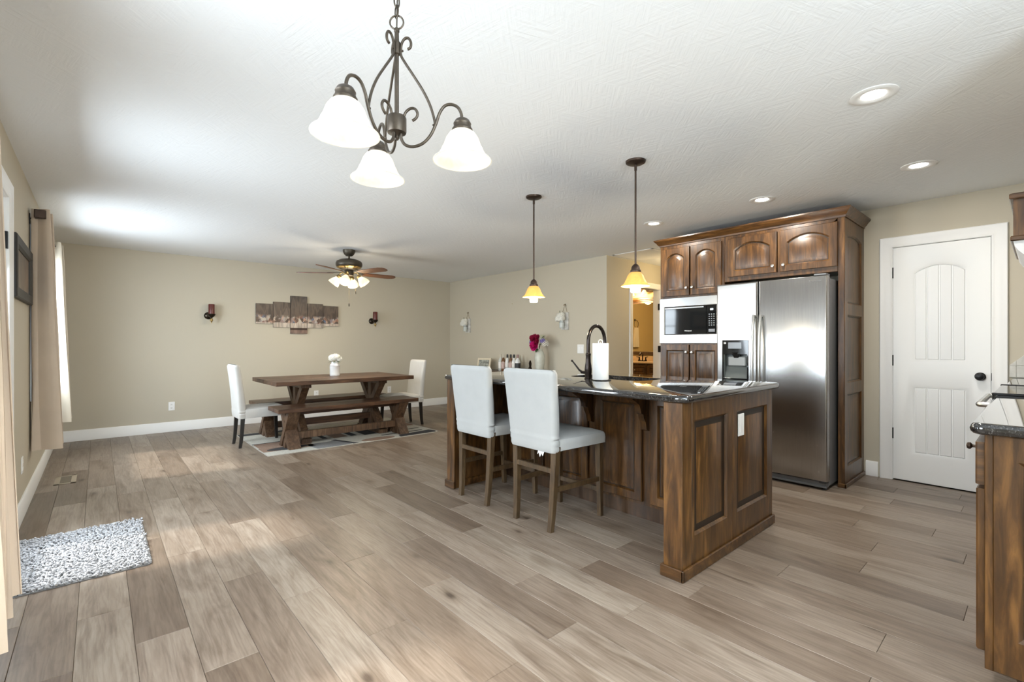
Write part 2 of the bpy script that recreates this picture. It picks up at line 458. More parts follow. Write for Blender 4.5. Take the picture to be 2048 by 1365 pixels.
for x in xs:
    if x - PW / 2 > XR: break
    w = PW
    lo, hi = max(x - PW / 2, XL), min(x + PW / 2, XR)
    if hi - lo < .02: continue
    offs = (offs + rng.choice([.37, .52, .68, .81])) % PL
    y = .02 - offs
    while y < YF:
        a, b_ = max(y, .02), min(y + PL, YF)
        if b_ - a > .01:
            me = full if (b_ - a > PL - .001 and hi - lo > PW - .001) else plank_mesh(-(b_ - a) / 2, (b_ - a) / 2, hi - lo)
            o = bpy.data.objects.new('plank', me); C.objects.link(o)
            o.location = ((lo + hi) / 2, (a + b_) / 2, rng.uniform(-.0003, .0003)); o.parent = floor
        y += PL
    y = .02
    while y > YB:
        a = max(y - PL, YB)
        if y - a > .02: rest.box(lo + .001, hi - .001, a + .001, y - .001, -.012, 0)
        y -= PL
part('plank_field', rest, M_floor, floor, kind='stuff')
hb = B()
for k in range(12):
    for j in range(3): hb.box(XR + .001 + k * .3, XR + .299 + k * .3, 2.7 + j * 1.22 + .001, 3.918 + j * 1.22, -.012, 0)
part('plank_field', hb, M_floor, floor, kind='stuff')

cb = B(); cb.box(XL - .15, 9.2, YB - .15, YF + .15, H, H + .12)
ceiling = struct('ceiling', cb, M_ceil)

# walls
WIN1 = (5.30, 6.78, 0.82, 2.06)       # far window, left wall (y0,y1,z0,z1)
WIN2 = (0.75, 2.10, 0.82, 2.06)       # near window, left wall
DOOR2 = (3.13, 3.99, 0.0, 2.05)       # patio door, left wall
wall_left = struct('wall_left', wall_boxes('x', XL - .15, XL, YB, YF, 0, H, [WIN1, WIN2, DOOR2]), M_wall)
wall_back = struct('wall_back', wall_boxes('y', YF, YF + .12, XL - .15, XR + .12, 0, H, []), M_wall)
YH = 3.99          # corner where the hall opens
wall_right = struct('wall_right', wall_boxes('x', XR, XR + .12, YH, YF, 0, H, []), M_wall)
BD = (5.87, 6.62, 0, 2.04)            # bathroom door opening (x0,x1,z0,z1)
wall_hall = struct('wall_hall', wall_boxes('y', YH, YH + .12, XR + .12, 8.9, 0, H, [BD]), M_wall)
KD = (0.27, 0.885, 0, 2.045)          # pantry door opening in the kitchen wall
wall_kitchen = struct('wall_kitchen', wall_boxes('x', XR, XR + .12, YK - .12, 2.83, 0, H, [KD]), M_wall)
wb_ = B(); wb_.box(XR + .12, 7.9, 2.71, 2.83, 0, H); wb_.box(7.8, 7.9, 2.83, YH, 0, H)
wall_passage = struct('wall_passage', wb_, M_wall)
wall_range = struct('wall_range', wall_boxes('y', YK - .12, YK, 2.12, XR, 0, H, []), M_wall)
w3 = B(); w3.box(2.12, 2.24, YB, YK - .12, 0, H)
wall_side = struct('wall_side', w3, M_wall)
WIN3 = (0.05, 1.45, 0.75, 2.05)
wall_front = struct('wall_front', wall_boxes('y', YB - .15, YB, XL, 2.24, 0, H, [WIN3]), M_wall)
# bathroom shell
bb = B(); bb.box(8.55, 8.67, YH + .12, 7.0, 0, H); bb.box(XR + .12, 8.67, 6.9, 7.02, 0, H)
wall_bath = struct('wall_bath', bb, M_bathwall)
pc = B(); pc.box(XR + .12, XR + .9, .1, .16, 0, H); pc.box(XR + .12, XR + .9, 1.0, 1.06, 0, H); pc.box(XR + .9, XR + .96, .1, 1.06, 0, H)
struct('wall_pantry', pc, M_white)

# baseboards: plain tall board with a small top chamfer
def base_x(name, x, s, y0, y1):
    b = B(); b.prism([(x, 0), (x + s * .016, 0), (x + s * .016, .118), (x + s * .006, .133), (x, .133)], 'y', y0, y1); return struct(name, b, M_white)
def base_y(name, y, s, x0, x1):
    b = B(); b.prism([(y, 0), (y + s * .016, 0), (y + s * .016, .118), (y + s * .006, .133), (y, .133)], 'x', x0, x1); return struct(name, b, M_white)
base_x('baseboard_left', XL, 1, 4.09, YF)
base_x('baseboard_left_front', XL, 1, YB, 3.03)
base_y('baseboard_back', YF, -1, XL + .016, XR - .016)
base_x('baseboard_right', XR, -1, YH, YF)
base_y('baseboard_hall', YH, -1, XR - .016, 5.76)
base_x('baseboard_kitchen', XR, -1, .985, 1.075)
base_y('baseboard_front', YB, 1, XL, 2.12)

def casing(T, a0, a1, b1, w=.088, sill=None, b0=0):
    """moulded casing round an opening: two legs and a head with a stepped profile"""
    b = B()
    prof = [(0, 0), (0, .010), (.010, .014), (.018, .012), (w * .62, .014), (w * .72, .019), (w - .006, .021), (w, .017), (w, 0)]
    path = [((a0, b0), (-1, 0)), ((a0, b1), (-1, 1)), ((a1, b1), (1, 1)), ((a1, b0), (1, 0))]
    if sill: path = [((a0, b0), (-1, -1)), ((a0, b1), (-1, 1)), ((a1, b1), (1, 1)), ((a1, b0), (1, -1))]
    loops = [[T(p[0] + d[0] * u, p[1] + d[1] * u, c) for u, c in prof] for p, d in path]
    if sill: loops.append(loops[0]); b.loft(loops, False, False)
    else: b.loft(loops)
    return b

# pantry door in the kitchen wall: two-panel plank door
T = FX['x-'](XR + .028)
ops = [(-.763, -.392, 1.035, 1.885, .065), (-.763, -.392, .235, .845, 0)]
door_1 = struct('door_1', panel_frame(T, -.880, -.275, .010, 2.038, .032, ops, bead=.026, bdep=.010, edge=.002), M_doorw)
for (p0, p1, q0, q1, rise) in ops:
    e = .028; k0, k1, z0, z1 = p0 + e, p1 - e, q0 + e, q1 - e
    pb = B(); pb.prism(arch_loop(k0 - .004, k1 + .004, z0 - .004, z1 + .004, rise, 12 if rise else 1), 'y', 0, .012)
    pb.xf(Matrix(((0, -1, 0, XR + .028 - .004), (-1, 0, 0, 0), (0, 0, 1, 0), (0, 0, 0, 1))))
    pn = part('panel', pb, M_doorw, door_1)
    nb = 4; st = (k1 - k0) / nb
    for i in range(nb):
        u0, u1 = k0 + i * st + .0035, k0 + (i + 1) * st - .0035
        def top(u):
            t = (u - k0) / (k1 - k0); t = min(max(1 - t, 0.0), 1.0)
            return z1 - rise + rise * math.sin(PI * t) ** .8 if rise else z1
        nn = 5 if rise else 1
        def lp(i_, c):
            pts = [(u0 + i_, z0 + i_), (u1 - i_, z0 + i_)]
            for q in range(nn + 1):
                u = u1 - i_ + (u0 - u1 + 2 * i_) * q / nn; pts.append((u, top(u) - i_))
            return [T(a, b_, c) for a, b_ in pts]
        qb = B(); qb.loft([lp(0, .014), lp(0, .019), lp(.004, .0235)])
        part('plank', qb, M_doorw, pn)
Tk = FX['x-'](XR)
trim_1 = struct('trim_1', casing(Tk, -.885, -.27, 2.045), M_white)
jb = B(); jb.box(XR, XR + .12, .885, .882, 0, 2.045); jb.box(XR, XR + .12, .273, .270, 0, 2.045); jb.box(XR, XR + .12, .27, .885, 2.042, 2.045)
part('door_jamb', jb, M_white, trim_1)
for z in (.41, 1.05, 1.82):
    hb = B(); hb.box(XR - .006, XR + .004, .877, .886, z - .045, z + .045, .001); hb.lathe([(.005, 0), (.005, .094)], (XR - .006, .8815, z - .047), 8)
    part('hinge', hb, M_blackmetal, door_1)
kb = B(); q = Matrix.Rotation(-PI / 2, 3, 'Y')
kb.lathe([(.033, 0), (.033, .006), (.024, .010), (.011, .012), (.011, .030), (.025, .040), (.029, .052), (.024, .062), (.008, .066)], (XR - .004, .335, .935), 20, q)
part('door_knob', kb, M_blackmetal, door_1)
kb = B(); kb.lathe([(.013, 0), (.013, .002), (.009, .003), (.004, .002)], (XR - .0665, .335, .935), 16, q); part('knob_button', kb, M_chrome, door_1)
sb = B(); sb.box(XR - .003, XR + .001, .268, .274, .905, .965); part('strike_plate', sb, M_blackmetal, door_1)

# bathroom door opening
Tb = FX['y-'](YH)
trim_2 = struct('trim_2', casing(Tb, BD[0], BD[1], BD[3], .08), M_white)
jb = B(); jb.box(BD[0], BD[0] + .004, YH, YH + .12, 0, BD[3]); jb.box(BD[1] - .004, BD[1], YH, YH + .12, 0, BD[3]); jb.box(BD[0], BD[1], YH, YH + .12, BD[3] - .004, BD[3])
part('door_jamb', jb, M_white, trim_2)
for z in (.25, 1.11, 1.77):
    hb = B(); hb.box(BD[1] - .016, BD[1] - .004, YH - .018, YH + .03, z - .05, z + .05, .002); part('hinge', hb, M_blackmetal, trim_2)

# patio door in the left wall (glazed)
Tl = FX['x+'](XL - .07)
door_2 = struct('door_2', panel_frame(Tl, 3.135, 3.985, .012, 2.045, .045, [(3.255, 3.865, .26, 1.92, 0)], bead=.014), M_doorw)
gb = B(); gb.box(XL - .052, XL - .047, 3.262, 3.858, .267, 1.913); part('glass_pane', gb, M_glass, door_2)
tb_ = B(); tb_.box(XL - .15, XL + .004, 3.132, 3.985, -.012, .010, .002); part('threshold', tb_, mat('oak_threshold', (.36, .29, .21), .45), door_2)
trim_3 = struct('trim_3', casing(FX['x+'](XL), 3.13, 3.99, 2.05), M_white)
jb = B(); jb.box(XL - .15, XL, 3.126, 3.13, 0, 2.05); jb.box(XL - .15, XL, 3.987, 3.991, 0, 2.05); jb.box(XL - .15, XL, 3.13, 3.99, 2.048, 2.051)
part('door_jamb', jb, M_white, trim_3)
for z in (.30, 1.10, 1.80):
    hb = B(); hb.box(XL - .03, XL + .006, 3.968, 3.994, z - .05, z + .05, .001); part('hinge', hb, M_blackmetal, door_2)
hb = B(); hb.lathe([(.03, 0), (.03, .006), (.012, .01), (.012, .04), (.026, .05), (.028, .064), (.01, .07)], (XL - .025, 3.195, .95), 16, Matrix.Rotation(PI / 2, 3, 'Y'))
part('door_knob', hb, M_blackmetal, door_2)

def window_x(name, w, cols=2, grid_top=.42):
    y0, y1, z0, z1 = w
    Tw = FX['x+'](XL - .11)
    o = struct(name, panel_frame(Tw, y0, y1, z0, z1, .05, [(y0 + .05, y1 - .05, z0 + .05, z1 - .05, 0)], bead=.012), M_white)
    g = B(); g.box(XL - .092, XL - .088, y0 + .055, y1 - .055, z0 + .055, z1 - .055); part('glass_pane', g, M_glass, o)
    zt = z1 - .05 - grid_top; m = B(); m.box(XL - .100, XL - .080, y0 + .055, y1 - .055, zt - .009, zt + .009); part('muntin', m, M_white, o)
    for i in range(1, cols + 1):
        y = y0 + .05 + (y1 - y0 - .1) * i / (cols + 1); m = B(); m.box(XL - .099, XL - .081, y - .009, y + .009, zt, z1 - .055); part('muntin', m, M_white, o)
    part('window_casing', casing(FX['x+'](XL), y0, y1, z1, .075, True, z0), M_white, o)
    return o
window_x('window_1', WIN1); window_x('window_2', WIN2)
y = YB
Tw = FX['y+'](YB - .11)  # unseen window, added behind the camera to let in fill light
fill_window = struct('fill_window', panel_frame(Tw, -WIN3[1], -WIN3[0], WIN3[2], WIN3[3], .05, [(-WIN3[1] + .05, -WIN3[0] - .05, WIN3[2] + .05, WIN3[3] - .05, 0)], bead=.012), M_white)
g = B(); g.box(WIN3[0] + .055, WIN3[1] - .055, YB - .092, YB - .088, WIN3[2] + .055, WIN3[3] - .055); part('glass_pane', g, M_glass, fill_window)
part('window_casing', casing(FX['y+'](YB), -WIN3[1], -WIN3[0], WIN3[3], .075, True, WIN3[2]), M_white, fill_window)

# unseen slab added outside to throw light back onto the ceiling
pb = B(); pb.box(-9, XL - .16, -6, 12, -.25, -.15); 
struct('bounce_patio', pb, mat('bounce_concrete', (.22, .22, .22), .9, var=.06))

# ================================================================== KITCHEN TOWER, REFRIGERATOR, MICROWAVE
XC = 4.63
tower = thing('tall_cabinet', 'tall stained alder cabinet holding the built-in microwave beside the fridge', 'cabinet', (4.95, 2.45, 0))
b = B()
b.box(XC + .02, XR - .004, 2.765, 2.785, 0, 2.25); b.box(XC + .02, XR - .004, 2.085, 2.103, 0, 2.25); b.box(XR - .012, XR - .004, 2.103, 2.765, .1, 2.25)
for z0, z1 in ((2.232, 2.25), (1.680, 1.698), (1.186, 1.2), (.09, .108)): b.box(XC + .02, XR - .012, 2.103, 2.765, z0, z1)
part('body', b, M_alder, tower)
b = B()
T = FX['x-'](XC + .02)
part('face_frame', panel_frame(T, -2.786, -2.084, .09, 2.25, .02, [(-2.757, -2.118, .12, 1.176, 0), (-2.757, -2.118, 1.205, 1.675, 0), (-2.757, -2.118, 1.715, 2.21, 0)], bead=.001, bdep=.001), M_alder, tower)
b = B(); b.box(XC + .075, XC + .09, 2.09, 2.78, 0, .1); part('toe_kick', b, M_alder_dark, tower)
fx = ('x-', XC)
cab_door(tower, fx, -2.760, -2.445, 1.702, 2.214, .05, knob=(-2.470, 1.782))
cab_door(tower, fx, -2.430, -2.112, 1.702, 2.214, .05, knob=(-2.405, 1.782))
for (a0, a1, ka) in ((-2.760, -2.446, -2.470), (-2.434, -2.112, -2.408)):
    cab_door(tower, fx, a0, a1, .655, 1.184, 0, knob=(ka, 1.105))
    cab_door(tower, fx, a0, a1, .115, .643, 0, knob=(ka, .563))

fcab = thing('wall_cabinet', 'stained alder cabinet with two arched doors above the stainless fridge', 'cabinet', (4.95, 1.59, 1.80))
b = B(); b.box(XC + .02, XR - .004, 1.137, 2.083, 1.84, 2.25); part('body', b, M_alder, fcab)
T = FX['x-'](XC + .02)
part('face_frame', panel_frame(T, -2.083, -1.137, 1.80, 2.25, .02, [(-2.05, -1.60, 1.845, 2.215, 0), (-1.58, -1.14, 1.845, 2.215, 0)], bead=.001, bdep=.001), M_alder, fcab)
cab_door(fcab, fx, -2.046, -1.605, 1.844, 2.218, .06, knob=(-1.632, 1.905))
cab_door(fcab, fx, -1.577, -1.138, 1.844, 2.218, .06, knob=(-1.545, 1.905))

side = thing('refrigerator_end_panel', 'tall stained alder end wall with three inset panels beside the fridge', 'cabinet', (4.95, 1.11, 0))
Ts = FX['y-'](1.112)
ops = [(4.715, 5.170, 1.535, 2.13, .03), (4.715, 5.170, .865, 1.44, 0), (4.715, 5.170, .165, .770, 0)]
part('panel_frame', panel_frame(Ts, XC, XR - .003, 0, 2.25, .022, ops, bead=.012), M_alder, side)
for o in ops: part('inset_panel', raised_panel(Ts, o, .022, bead=.012, dep=.013, raise_=-.002), [M_alder, M_glaze], side)
b = B(); b.box(XC, XC + .065, 1.112, 1.136, 0, 2.25); part('front_stile', b, M_alder, side)
b = B(); b.box(XC - .012, XR - .02, 1.076, 1.09, 0, .035, .003); b.box(XC - .012, XC, 1.076, 1.137, 0, .035, .003); part('shoe_moulding', b, M_alder_h, side)

# crown moulding round the top of the run
cr = [(0, 2.235), (.008, 2.235), (.010, 2.250), (.020, 2.258), (.030, 2.276), (.048, 2.296), (.052, 2.300), (.052, 2.312), (0, 2.312)]
b = B()
path = [((XR - .02, 2.787), (0, 1)), ((XC, 2.787), (-1, 1)), ((XC, 1.09), (-1, -1)), ((XR - .004, 1.09), (0, -1))]
b.loft([[(p[0] + d[0] * u, p[1] + d[1] * u, z + .014) for u, z in cr] for p, d in path])
b.box(XC - .03, XR - .02, 1.06, 2.81, 2.300, 2.312)
solo('crown_moulding', b, M_alder_h, 'stained alder crown moulding capping the tall cabinet run', 'moulding')

mw = thing('microwave', 'black built-in microwave with wide stainless trim surround', 'microwave', (4.85, 2.45, 1.2))
Tm = FX['x-'](XC + .001)
part('trim_surround', panel_frame(Tm, -2.784, -2.108, 1.197, 1.683, .022, [(-2.730, -2.150, 1.288, 1.592, 0)], bead=.006, bdep=.006), M_steel, mw)
b = B(); b.box(XC - .010, XC + .30, 2.265, 2.724, 1.294, 1.586, .003); d = part('door', b, M_black, mw)
b = B(); b.box(XC - .013, XC - .008, 2.29, 2.722, 1.566, 1.580, .001); part('door_trim', b, M_steel, d)
b = B(); b.box(XC - .010, XC + .30, 2.156, 2.262, 1.294, 1.586, .003); cp = part('control_panel', b, M_black, mw)
b = B(); b.box(XC - .0115, XC - .009, 2.192, 2.222, 1.535, 1.552); part('display', b, mat('lit_display', (.1, .1, .1), .3, emit=(.85, .95, 1.0), es=1.2), cp)
for i in range(6):
    for j in range(3):
        b = B(); b.box(XC - .0113, XC - .009, 2.178 + j * .024, 2.190 + j * .024, 1.378 + i * .022, 1.388 + i * .022); part('button', b, mat('grey_button', (.28, .30, .33), .5) if 'grey_button' not in MATS else MATS['grey_button'], cp)
b = B(); b.box(XC - .0115, XC - .009, 2.175, 2.24, 1.315, 1.345, .001); part('start_button', b, MATS['grey_button'], cp)
M_lettering = mat('silver_lettering', (.75, .75, .76), .4)
text('Whirlpool', 'lettering', .019, (XC - .0108, 2.46, 1.330), (PI / 2, 0, -PI / 2), M_lettering, mw)

fr = thing('refrigerator', 'stainless steel side-by-side refrigerator with water dispenser', 'refrigerator', (4.8, 1.61, 0))
XFR = 4.405
b = B(); b.box(XFR + .075, 5.19, 1.158, 2.062, .03, 1.735, .006); part('body', b, M_greymetal, fr)
def rounded(T, a0, a1, b0, b1, t, r=.014, n=4):
    b = B(); lp = []
    for i in range(n + 1):
        ang = PI / 2 * i / n; ins = r * (1 - math.sin(ang)); c = t - r + r * (1 - math.cos(ang))
        c = t - r * math.cos(ang) if False else t - r + r * math.sin(ang) if False else c
        lp.append((ins, c))
    prof = [(0, 0)] + [(r * (1 - math.cos(PI / 2 * i / n)), t - r + r * math.sin(PI / 2 * i / n)) for i in range(n + 1)]
    return b.loft([[T(x, y, c) for x, y in [(a0 + i, b0 + i * .35), (a1 - i, b0 + i * .35), (a1 - i, b1 - i * .35), (a0 + i, b1 - i * .35)]] for i, c in prof])
Tf = FX['x-'](XFR + .07)
part('refrigerator_door', rounded(Tf, -1.678, -1.156, .075, 1.752, .07), M_steel, fr)
# freezer door with an opening for the dispenser
fd = panel_frame(Tf, -2.058, -1.690, .075, 1.752, .07, [(-2.000, -1.768, .858, 1.226, 0)], edge=.012, bead=.002, bdep=.002)
fdo = part('freezer_door', fd, M_steel, fr)
dp = B(); Td = FX['x-'](XFR)
part('dispenser_bezel', panel_frame(Td, -2.003, -1.765, .855, 1.229, .004, [(-1.992, -1.776, .875, 1.10, 0)], bead=.003, bdep=.003, edge=.002), MATS['black_gloss_plastic'], fr)
b = B(); b.box(XFR + .062, XFR + .068, 1.772, 1.996, .862, 1.222); b.box(XFR + .004, XFR + .064, 1.985, 1.997, .862, 1.11); b.box(XFR + .004, XFR + .064, 1.771, 1.783, .862, 1.11)
M_disp = mat('dispenser_grey', (.10, .115, .115), .35)
rc = part('dispenser_recess', b, M_disp, fr)
b = B(); b.prism([(XFR + .003, .868), (XFR + .062, .868), (XFR + .062, .985), (XFR + .05, .985)], 'y', 1.784, 1.984); part('drip_ramp', b, M_disp, rc)
b = B(); b.box(XFR + .022, XFR + .05, 1.80, 1.96, .99, 1.075, .008); part('paddle', b, mat('clear_grey_paddle', (.35, .37, .38), .12), rc)
b = B(); b.lathe([(.024, 0), (.035, .02), (.05, .05)], (XFR + .035, 1.885, 1.065), 16); part('nozzle', b, M_black, rc)
b = B(); b.box(XFR - .0065, XFR - .003, 1.825, 1.945, 1.150, 1.208); part('display', b, mat('dim_lcd', (.20, .22, .25), .2), fr)
b = B(); b.lathe([(.012, 0), (.012, .004), (.008, .006)], (XFR - .004, 1.975, 1.20), 14, Matrix.Rotation(-PI / 2, 3, 'Y')); part('lock_button', b, M_chrome, fr)
for y, sgn in ((1.712, 1), (1.655, -1)):
    b = B(); pts = []
    for i in range(17):
        t = i / 16; z = 1.452 - t * .90; pts.append((XFR - .022 - .034 * math.sin(PI * t) ** .7, y, z))
    b.tube(pts, [.0125] * 17, 10)
    for z in (1.44, .565): b.tube([(XFR + .003, y, z), (XFR - .026, y, z)], .010, 8)
    part('handle', b, mat('handle_steel', (.55, .55, .54), .28, 1) if 'handle_steel' not in MATS else MATS['handle_steel'], fr)
b = B(); b.box(XFR + .03, XFR + .09, 1.165, 2.055, .018, .07, .006); b.box(XFR + .018, XFR + .034, 1.165, 2.055, .018, .035, .004)
gr = part('base_grille', b, MATS['grey_appliance_side'], fr)
for y in (1.19, 2.03):
    b = B(); b.lathe([(.018, 0), (.018, .02)], (XFR + .06, y, 0), 12); part('foot', b, M_slot, fr)
b = B(); b.box(XFR + .004, XFR + .07, 1.162, 1.215, .060, .075, .003); part('hinge_cover', b, M_slot, fr)
b = B(); b.box(XFR + .0, XFR + .10, 1.162, 1.25, 1.754, 1.768, .003); part('top_hinge_cover', b, MATS['grey_appliance_side'], fr)
text('Whirlpool', 'lettering', .022, (XFR - .0006, 1.24, 1.712), (PI / 2, 0, -PI / 2), mat('grey_lettering', (.2, .2, .2), .4), fr)

# ================================================================== ISLAND
ZC0, ZC1 = .898, .936          # underside and top of the granite
isl = thing('kitchen_island', 'stained alder kitchen island with wing walls under a granite top', 'island', (2.8, 2.25, 0))
XI = 2.775; Y0, Y1 = 1.20, 3.315
b = B(); b.box(XI + .001, XI + .02, Y0 + .023, Y1 - .023, .1, ZC0 - .001); b.box(3.34, 3.36, Y0 + .023, Y1 - .023, .1, ZC0 - .001); b.box(XI + .02, 3.34, Y0 + .023, Y1 - .023, .1, .12)
for y in (1.80, 2.60): b.box(XI + .02, 3.34, y - .008, y + .008, .12, .66)
part('body', b, M_alder, isl)
b = B(); b.box(XI + .02, 3.31, Y0 + .03, Y1 - .03, 0, .1); part('toe_kick', b, M_alder_dark, isl)
# stool side: four raised doors
for k in range(4):
    c = 1.53 + .47 * k
    if k == 0: c = 1.535
    cab_door(isl, ('x-', XI), -(c + .20), -(c - .20), .125, .845, 0, t=.022)
# end panels and corner posts
for nm, fx_, yy, s in (('near', 'y-', Y0 + .022, 1), ('far', 'y+', Y1 - .022, -1)):
    T = FX[fx_](yy); sg = 1 if fx_ == 'y-' else -1
    def seg(x0, x1, rise=0):
        a0, a1 = sorted((sg * x0, sg * x1)); return a0, a1
    for (x0, x1, l, r_) in ((2.295, 2.775, .025, .07), (2.777, 3.375, .055, .09)):
        a0, a1 = seg(x0, x1)
        li, ri = (l, r_) if sg > 0 else (r_, l)
        top = .80 if x0 < 2.5 else .80
        op = (a0 + li, a1 - ri, .20, top, 0)
        fpart = part('end_panel', panel_frame(T, a0, a1, .0, ZC0, .022, [op], edge=.003, bead=.012), M_alder, isl)
        part('inset_panel', raised_panel(T, op, .022, bead=.012, dep=.014, raise_=-.003), [M_alder, M_glaze], fpart)
    ya, yb = (Y0, Y0 + .105) if s > 0 else (Y1 - .105, Y1)
    b = B(); b.box(2.195, 2.295, ya, yb, 0, ZC0, .003); part('post', b, M_alder, isl)
    yi = Y0 + .082 if s > 0 else Y1 - .082
    b = B(); b.box(2.295, XI + .001, min(yi, yy), max(yi, yy), 0, ZC0); part('wing_wall', b, M_alder_dark if False else M_alder, isl)
    b = B()
    if s > 0:
        b.box(2.180, 3.385, Y0 - .014, Y0, 0, .06, .004); b.box(2.180, 2.195, Y0 - .014, yb + .012, 0, .06, .004); b.box(2.195, 2.30, yb, yb + .012, 0, .06, .004)
    else:
        b.box(2.180, 3.385, Y1, Y1 + .014, 0, .06, .004); b.box(2.180, 2.195, ya - .012, Y1 + .014, 0, .06, .004); b.box(2.195, XI, yi - .012, yi, 0, .06, .004)
    part('base_moulding', b, M_alder_h, isl)
# brackets that carry the overhang
cp_ = [(0, ZC0), (-.235, .884), (-.235, .862), (-.205, .858), (-.190, .835), (-.150, .815), (-.115, .795), (-.098, .762), (-.092, .735), (-.068, .728), (-.060, .70), (-.038, .668), (-.030, .62), (0, .61)]
for y in (1.775, 2.245, 2.715):
    b = B(); b.prism([(XI - .001 + u, z) for u, z in cp_], 'y', y - .021, y + .021); part('bracket', b, M_alder, isl)

# counter slab with a bullnose and the sink cut-out
def rrect(x0, x1, y0, y1, r, n=8):
    pts = []
    for cx, cy, a in ((x1 - r, y0 + r, -PI / 2), (x1 - r, y1 - r, 0), (x0 + r, y1 - r, PI / 2), (x0 + r, y0 + r, PI)):
        for i in range(n + 1): pts.append((cx + r * math.cos(a + PI / 2 * i / n), cy + r * math.sin(a + PI / 2 * i / n)))
    return pts
def slab(x0, x1, y0, y1, z0, z1, r, hole=None):
    b = B(); h = (z1 - z0) / 2; ns = 6; rows = []
    for i in range(ns + 1):
        a = -PI / 2 + PI * i / ns; ins = h * (1 - math.cos(a)) * .8
        rows.append([b.bm.verts.new((x, y, (z0 + z1) / 2 + h * math.sin(a))) for x, y in rrect(x0 + ins, x1 - ins, y0 + ins, y1 - ins, max(r - ins, .001))])
    n = len(rows[0])
    for p, q in zip(rows, rows[1:]):
        for i in range(n): b.bm.faces.new((p[i], p[(i + 1) % n], q[(i + 1) % n], q[i]))
    hs0, hs1 = [], []
    if hole:
        l = rrect(*hole); t = [b.bm.verts.new((x, y, z1)) for x, y in l]; u = [b.bm.verts.new((x, y, z0)) for x, y in l]
        m = len(l)
        for i in range(m): b.bm.faces.new((t[i], t[(i + 1) % m], u[(i + 1) % m], u[i]))
        hs0, hs1 = [u], [t]
    b.fill(rows[0], hs0); b.fill(rows[-1], hs1)
    return b
SK = (2.81, 3.16, 1.85, 2.53, .09)
solo('granite_countertop', slab(2.175, 3.455, 1.165, 3.37, ZC0, ZC1, .07, SK), M_granite, 'speckled dark granite countertop on the kitchen island', 'countertop')
b = B(); rows = []
for ins, z in ((.0, ZC0 - .001), (.002, ZC0 - .003), (.004, ZC0 - .01), (.012, .72), (.05, .70), (.15, .696)):
    rows.append([(x, y, z) for x, y in rrect(SK[0] + ins, SK[1] - ins, SK[2] + ins, SK[3] - ins, max(SK[4] - ins * .4, .01))])
b.loft(rows, False, True)
# the bowl hangs below the slab; a shell with its own thickness
sink = thing('sink', 'dark undermount sink bowl set in the island countertop', 'sink', (2.98, 2.19, .69))
part('bowl', b, mat('dark_sink', (.10, .10, .10), .35, .5), sink)
b = B(); b.lathe([(.045, 0), (.045, .003), (.03, .0045), (0, .002)], (2.98, 2.19, .6965), 20); part('drain', b, M_chrome, sink)

fa = thing('kitchen_faucet', 'dark bronze gooseneck faucet with pull-down spray on the island', 'faucet', (2.70, 2.215, ZC1))
M_faucet = mat('faucet_bronze', (.028, .022, .020), .22, .85)
fx0, fy0 = 2.70, 2.215
b = B(); b.lathe([(.029, 0), (.029, .006), (.024, .010), (.023, .03), (.026, .05), (.027, .075), (.0235, .10), (.019, .125), (.0175, .17), (.0195, .18), (.0195, .187), (.0165, .192)], (fx0, fy0, ZC1), 20); part('base', b, M_faucet, fa)
b = B(); pts = [(fx0, fy0, 1.10), (fx0, fy0, 1.16), (fx0, fy0, 1.215)]
for i in range(1, 15):
    a = PI - (PI * 1.08) * i / 14; pts.append((fx0 + .098 + .098 * math.cos(a), fy0, 1.215 + .115 * math.sin(a) ** 1.0 if math.sin(a) > 0 else 1.215 + .115 * math.sin(a)))
b.tube(pts, .0135, 12); part('spout', b, M_faucet, fa)
e = Vector(pts[-1]); dv = (e - Vector(pts[-2])).normalized()
b = B(); b.tube([e - dv * .004, e + dv * .004], .0155, 14); part('collar', b, M_chrome, fa)
b = B(); b.tube([e + dv * .004, e + dv * .03, e + dv * .075, e + dv * .092], [.0135, .015, .021, .0195], 14); part('spray_head', b, M_faucet, fa)
b = B(); b.tube([(fx0, fy0 + .02, .985), (fx0, fy0 + .066, .985)], [.013, .011], 10)
b.tube([(fx0, fy0 + .055, .985), (fx0 - .012, fy0 + .075, 1.0), (fx0 - .035, fy0 + .122, 1.065)], [.009, .007, .0055], 8); b.ball((fx0 - .037, fy0 + .125, 1.068), .009, 2); part('lever', b, M_faucet, fa)

px, py = 2.668, 2.078
th = thing('paper_towel_holder', 'dark wire paper towel stand beside the island faucet', 'towel holder', (px, py, ZC1))
b = B(); ring = [(px + .072 * math.cos(2 * PI * i / 24), py + .072 * math.sin(2 * PI * i / 24), ZC1 + .0035) for i in range(25)]; b.tube(ring, .0032, 6)
b.tube([(px - .072, py, ZC1 + .0035), (px + .072, py, ZC1 + .0035)], .0028, 6); part('base_ring', b, M_blackmetal, th)
b = B(); b.tube([(px, py, ZC1 + .0025), (px, py, 1.205)], .004, 8); part('stem', b, M_chrome, th)
b = B(); b.tube([(px - .010, py + .010, 1.19), (px - .010, py + .010, 1.210)] + [(px + .0 - .010 * math.cos(PI * i / 8), py + .010 * math.cos(PI * i / 8), 1.210 + .014 * math.sin(PI * i / 8)) for i in range(1, 8)] + [(px + .010, py - .010, 1.210), (px + .010, py - .010, 1.19)], .0022, 6); part('loop', b, M_plastic, th)
b = B(); b.lathe([(.0195, 0), (.055, 0), (.0565, .004), (.0565, .252), (.055, .256), (.0195, .256), (.0195, 0)], (px, py, ZC1 + .008), 32, None, False, False)
solo('paper_towel_roll', b, M_paper, 'white roll of paper towels standing on the island counter', 'paper towels')
ou = thing('island_outlet', 'white outlet plate on the island end panel', 'outlet', (2.907, 1.2, .7))
b = B(); b.box(2.868, 2.948, 1.2062, 1.2125, .642, .775, .002); part('cover_plate', b, M_plastic, ou)
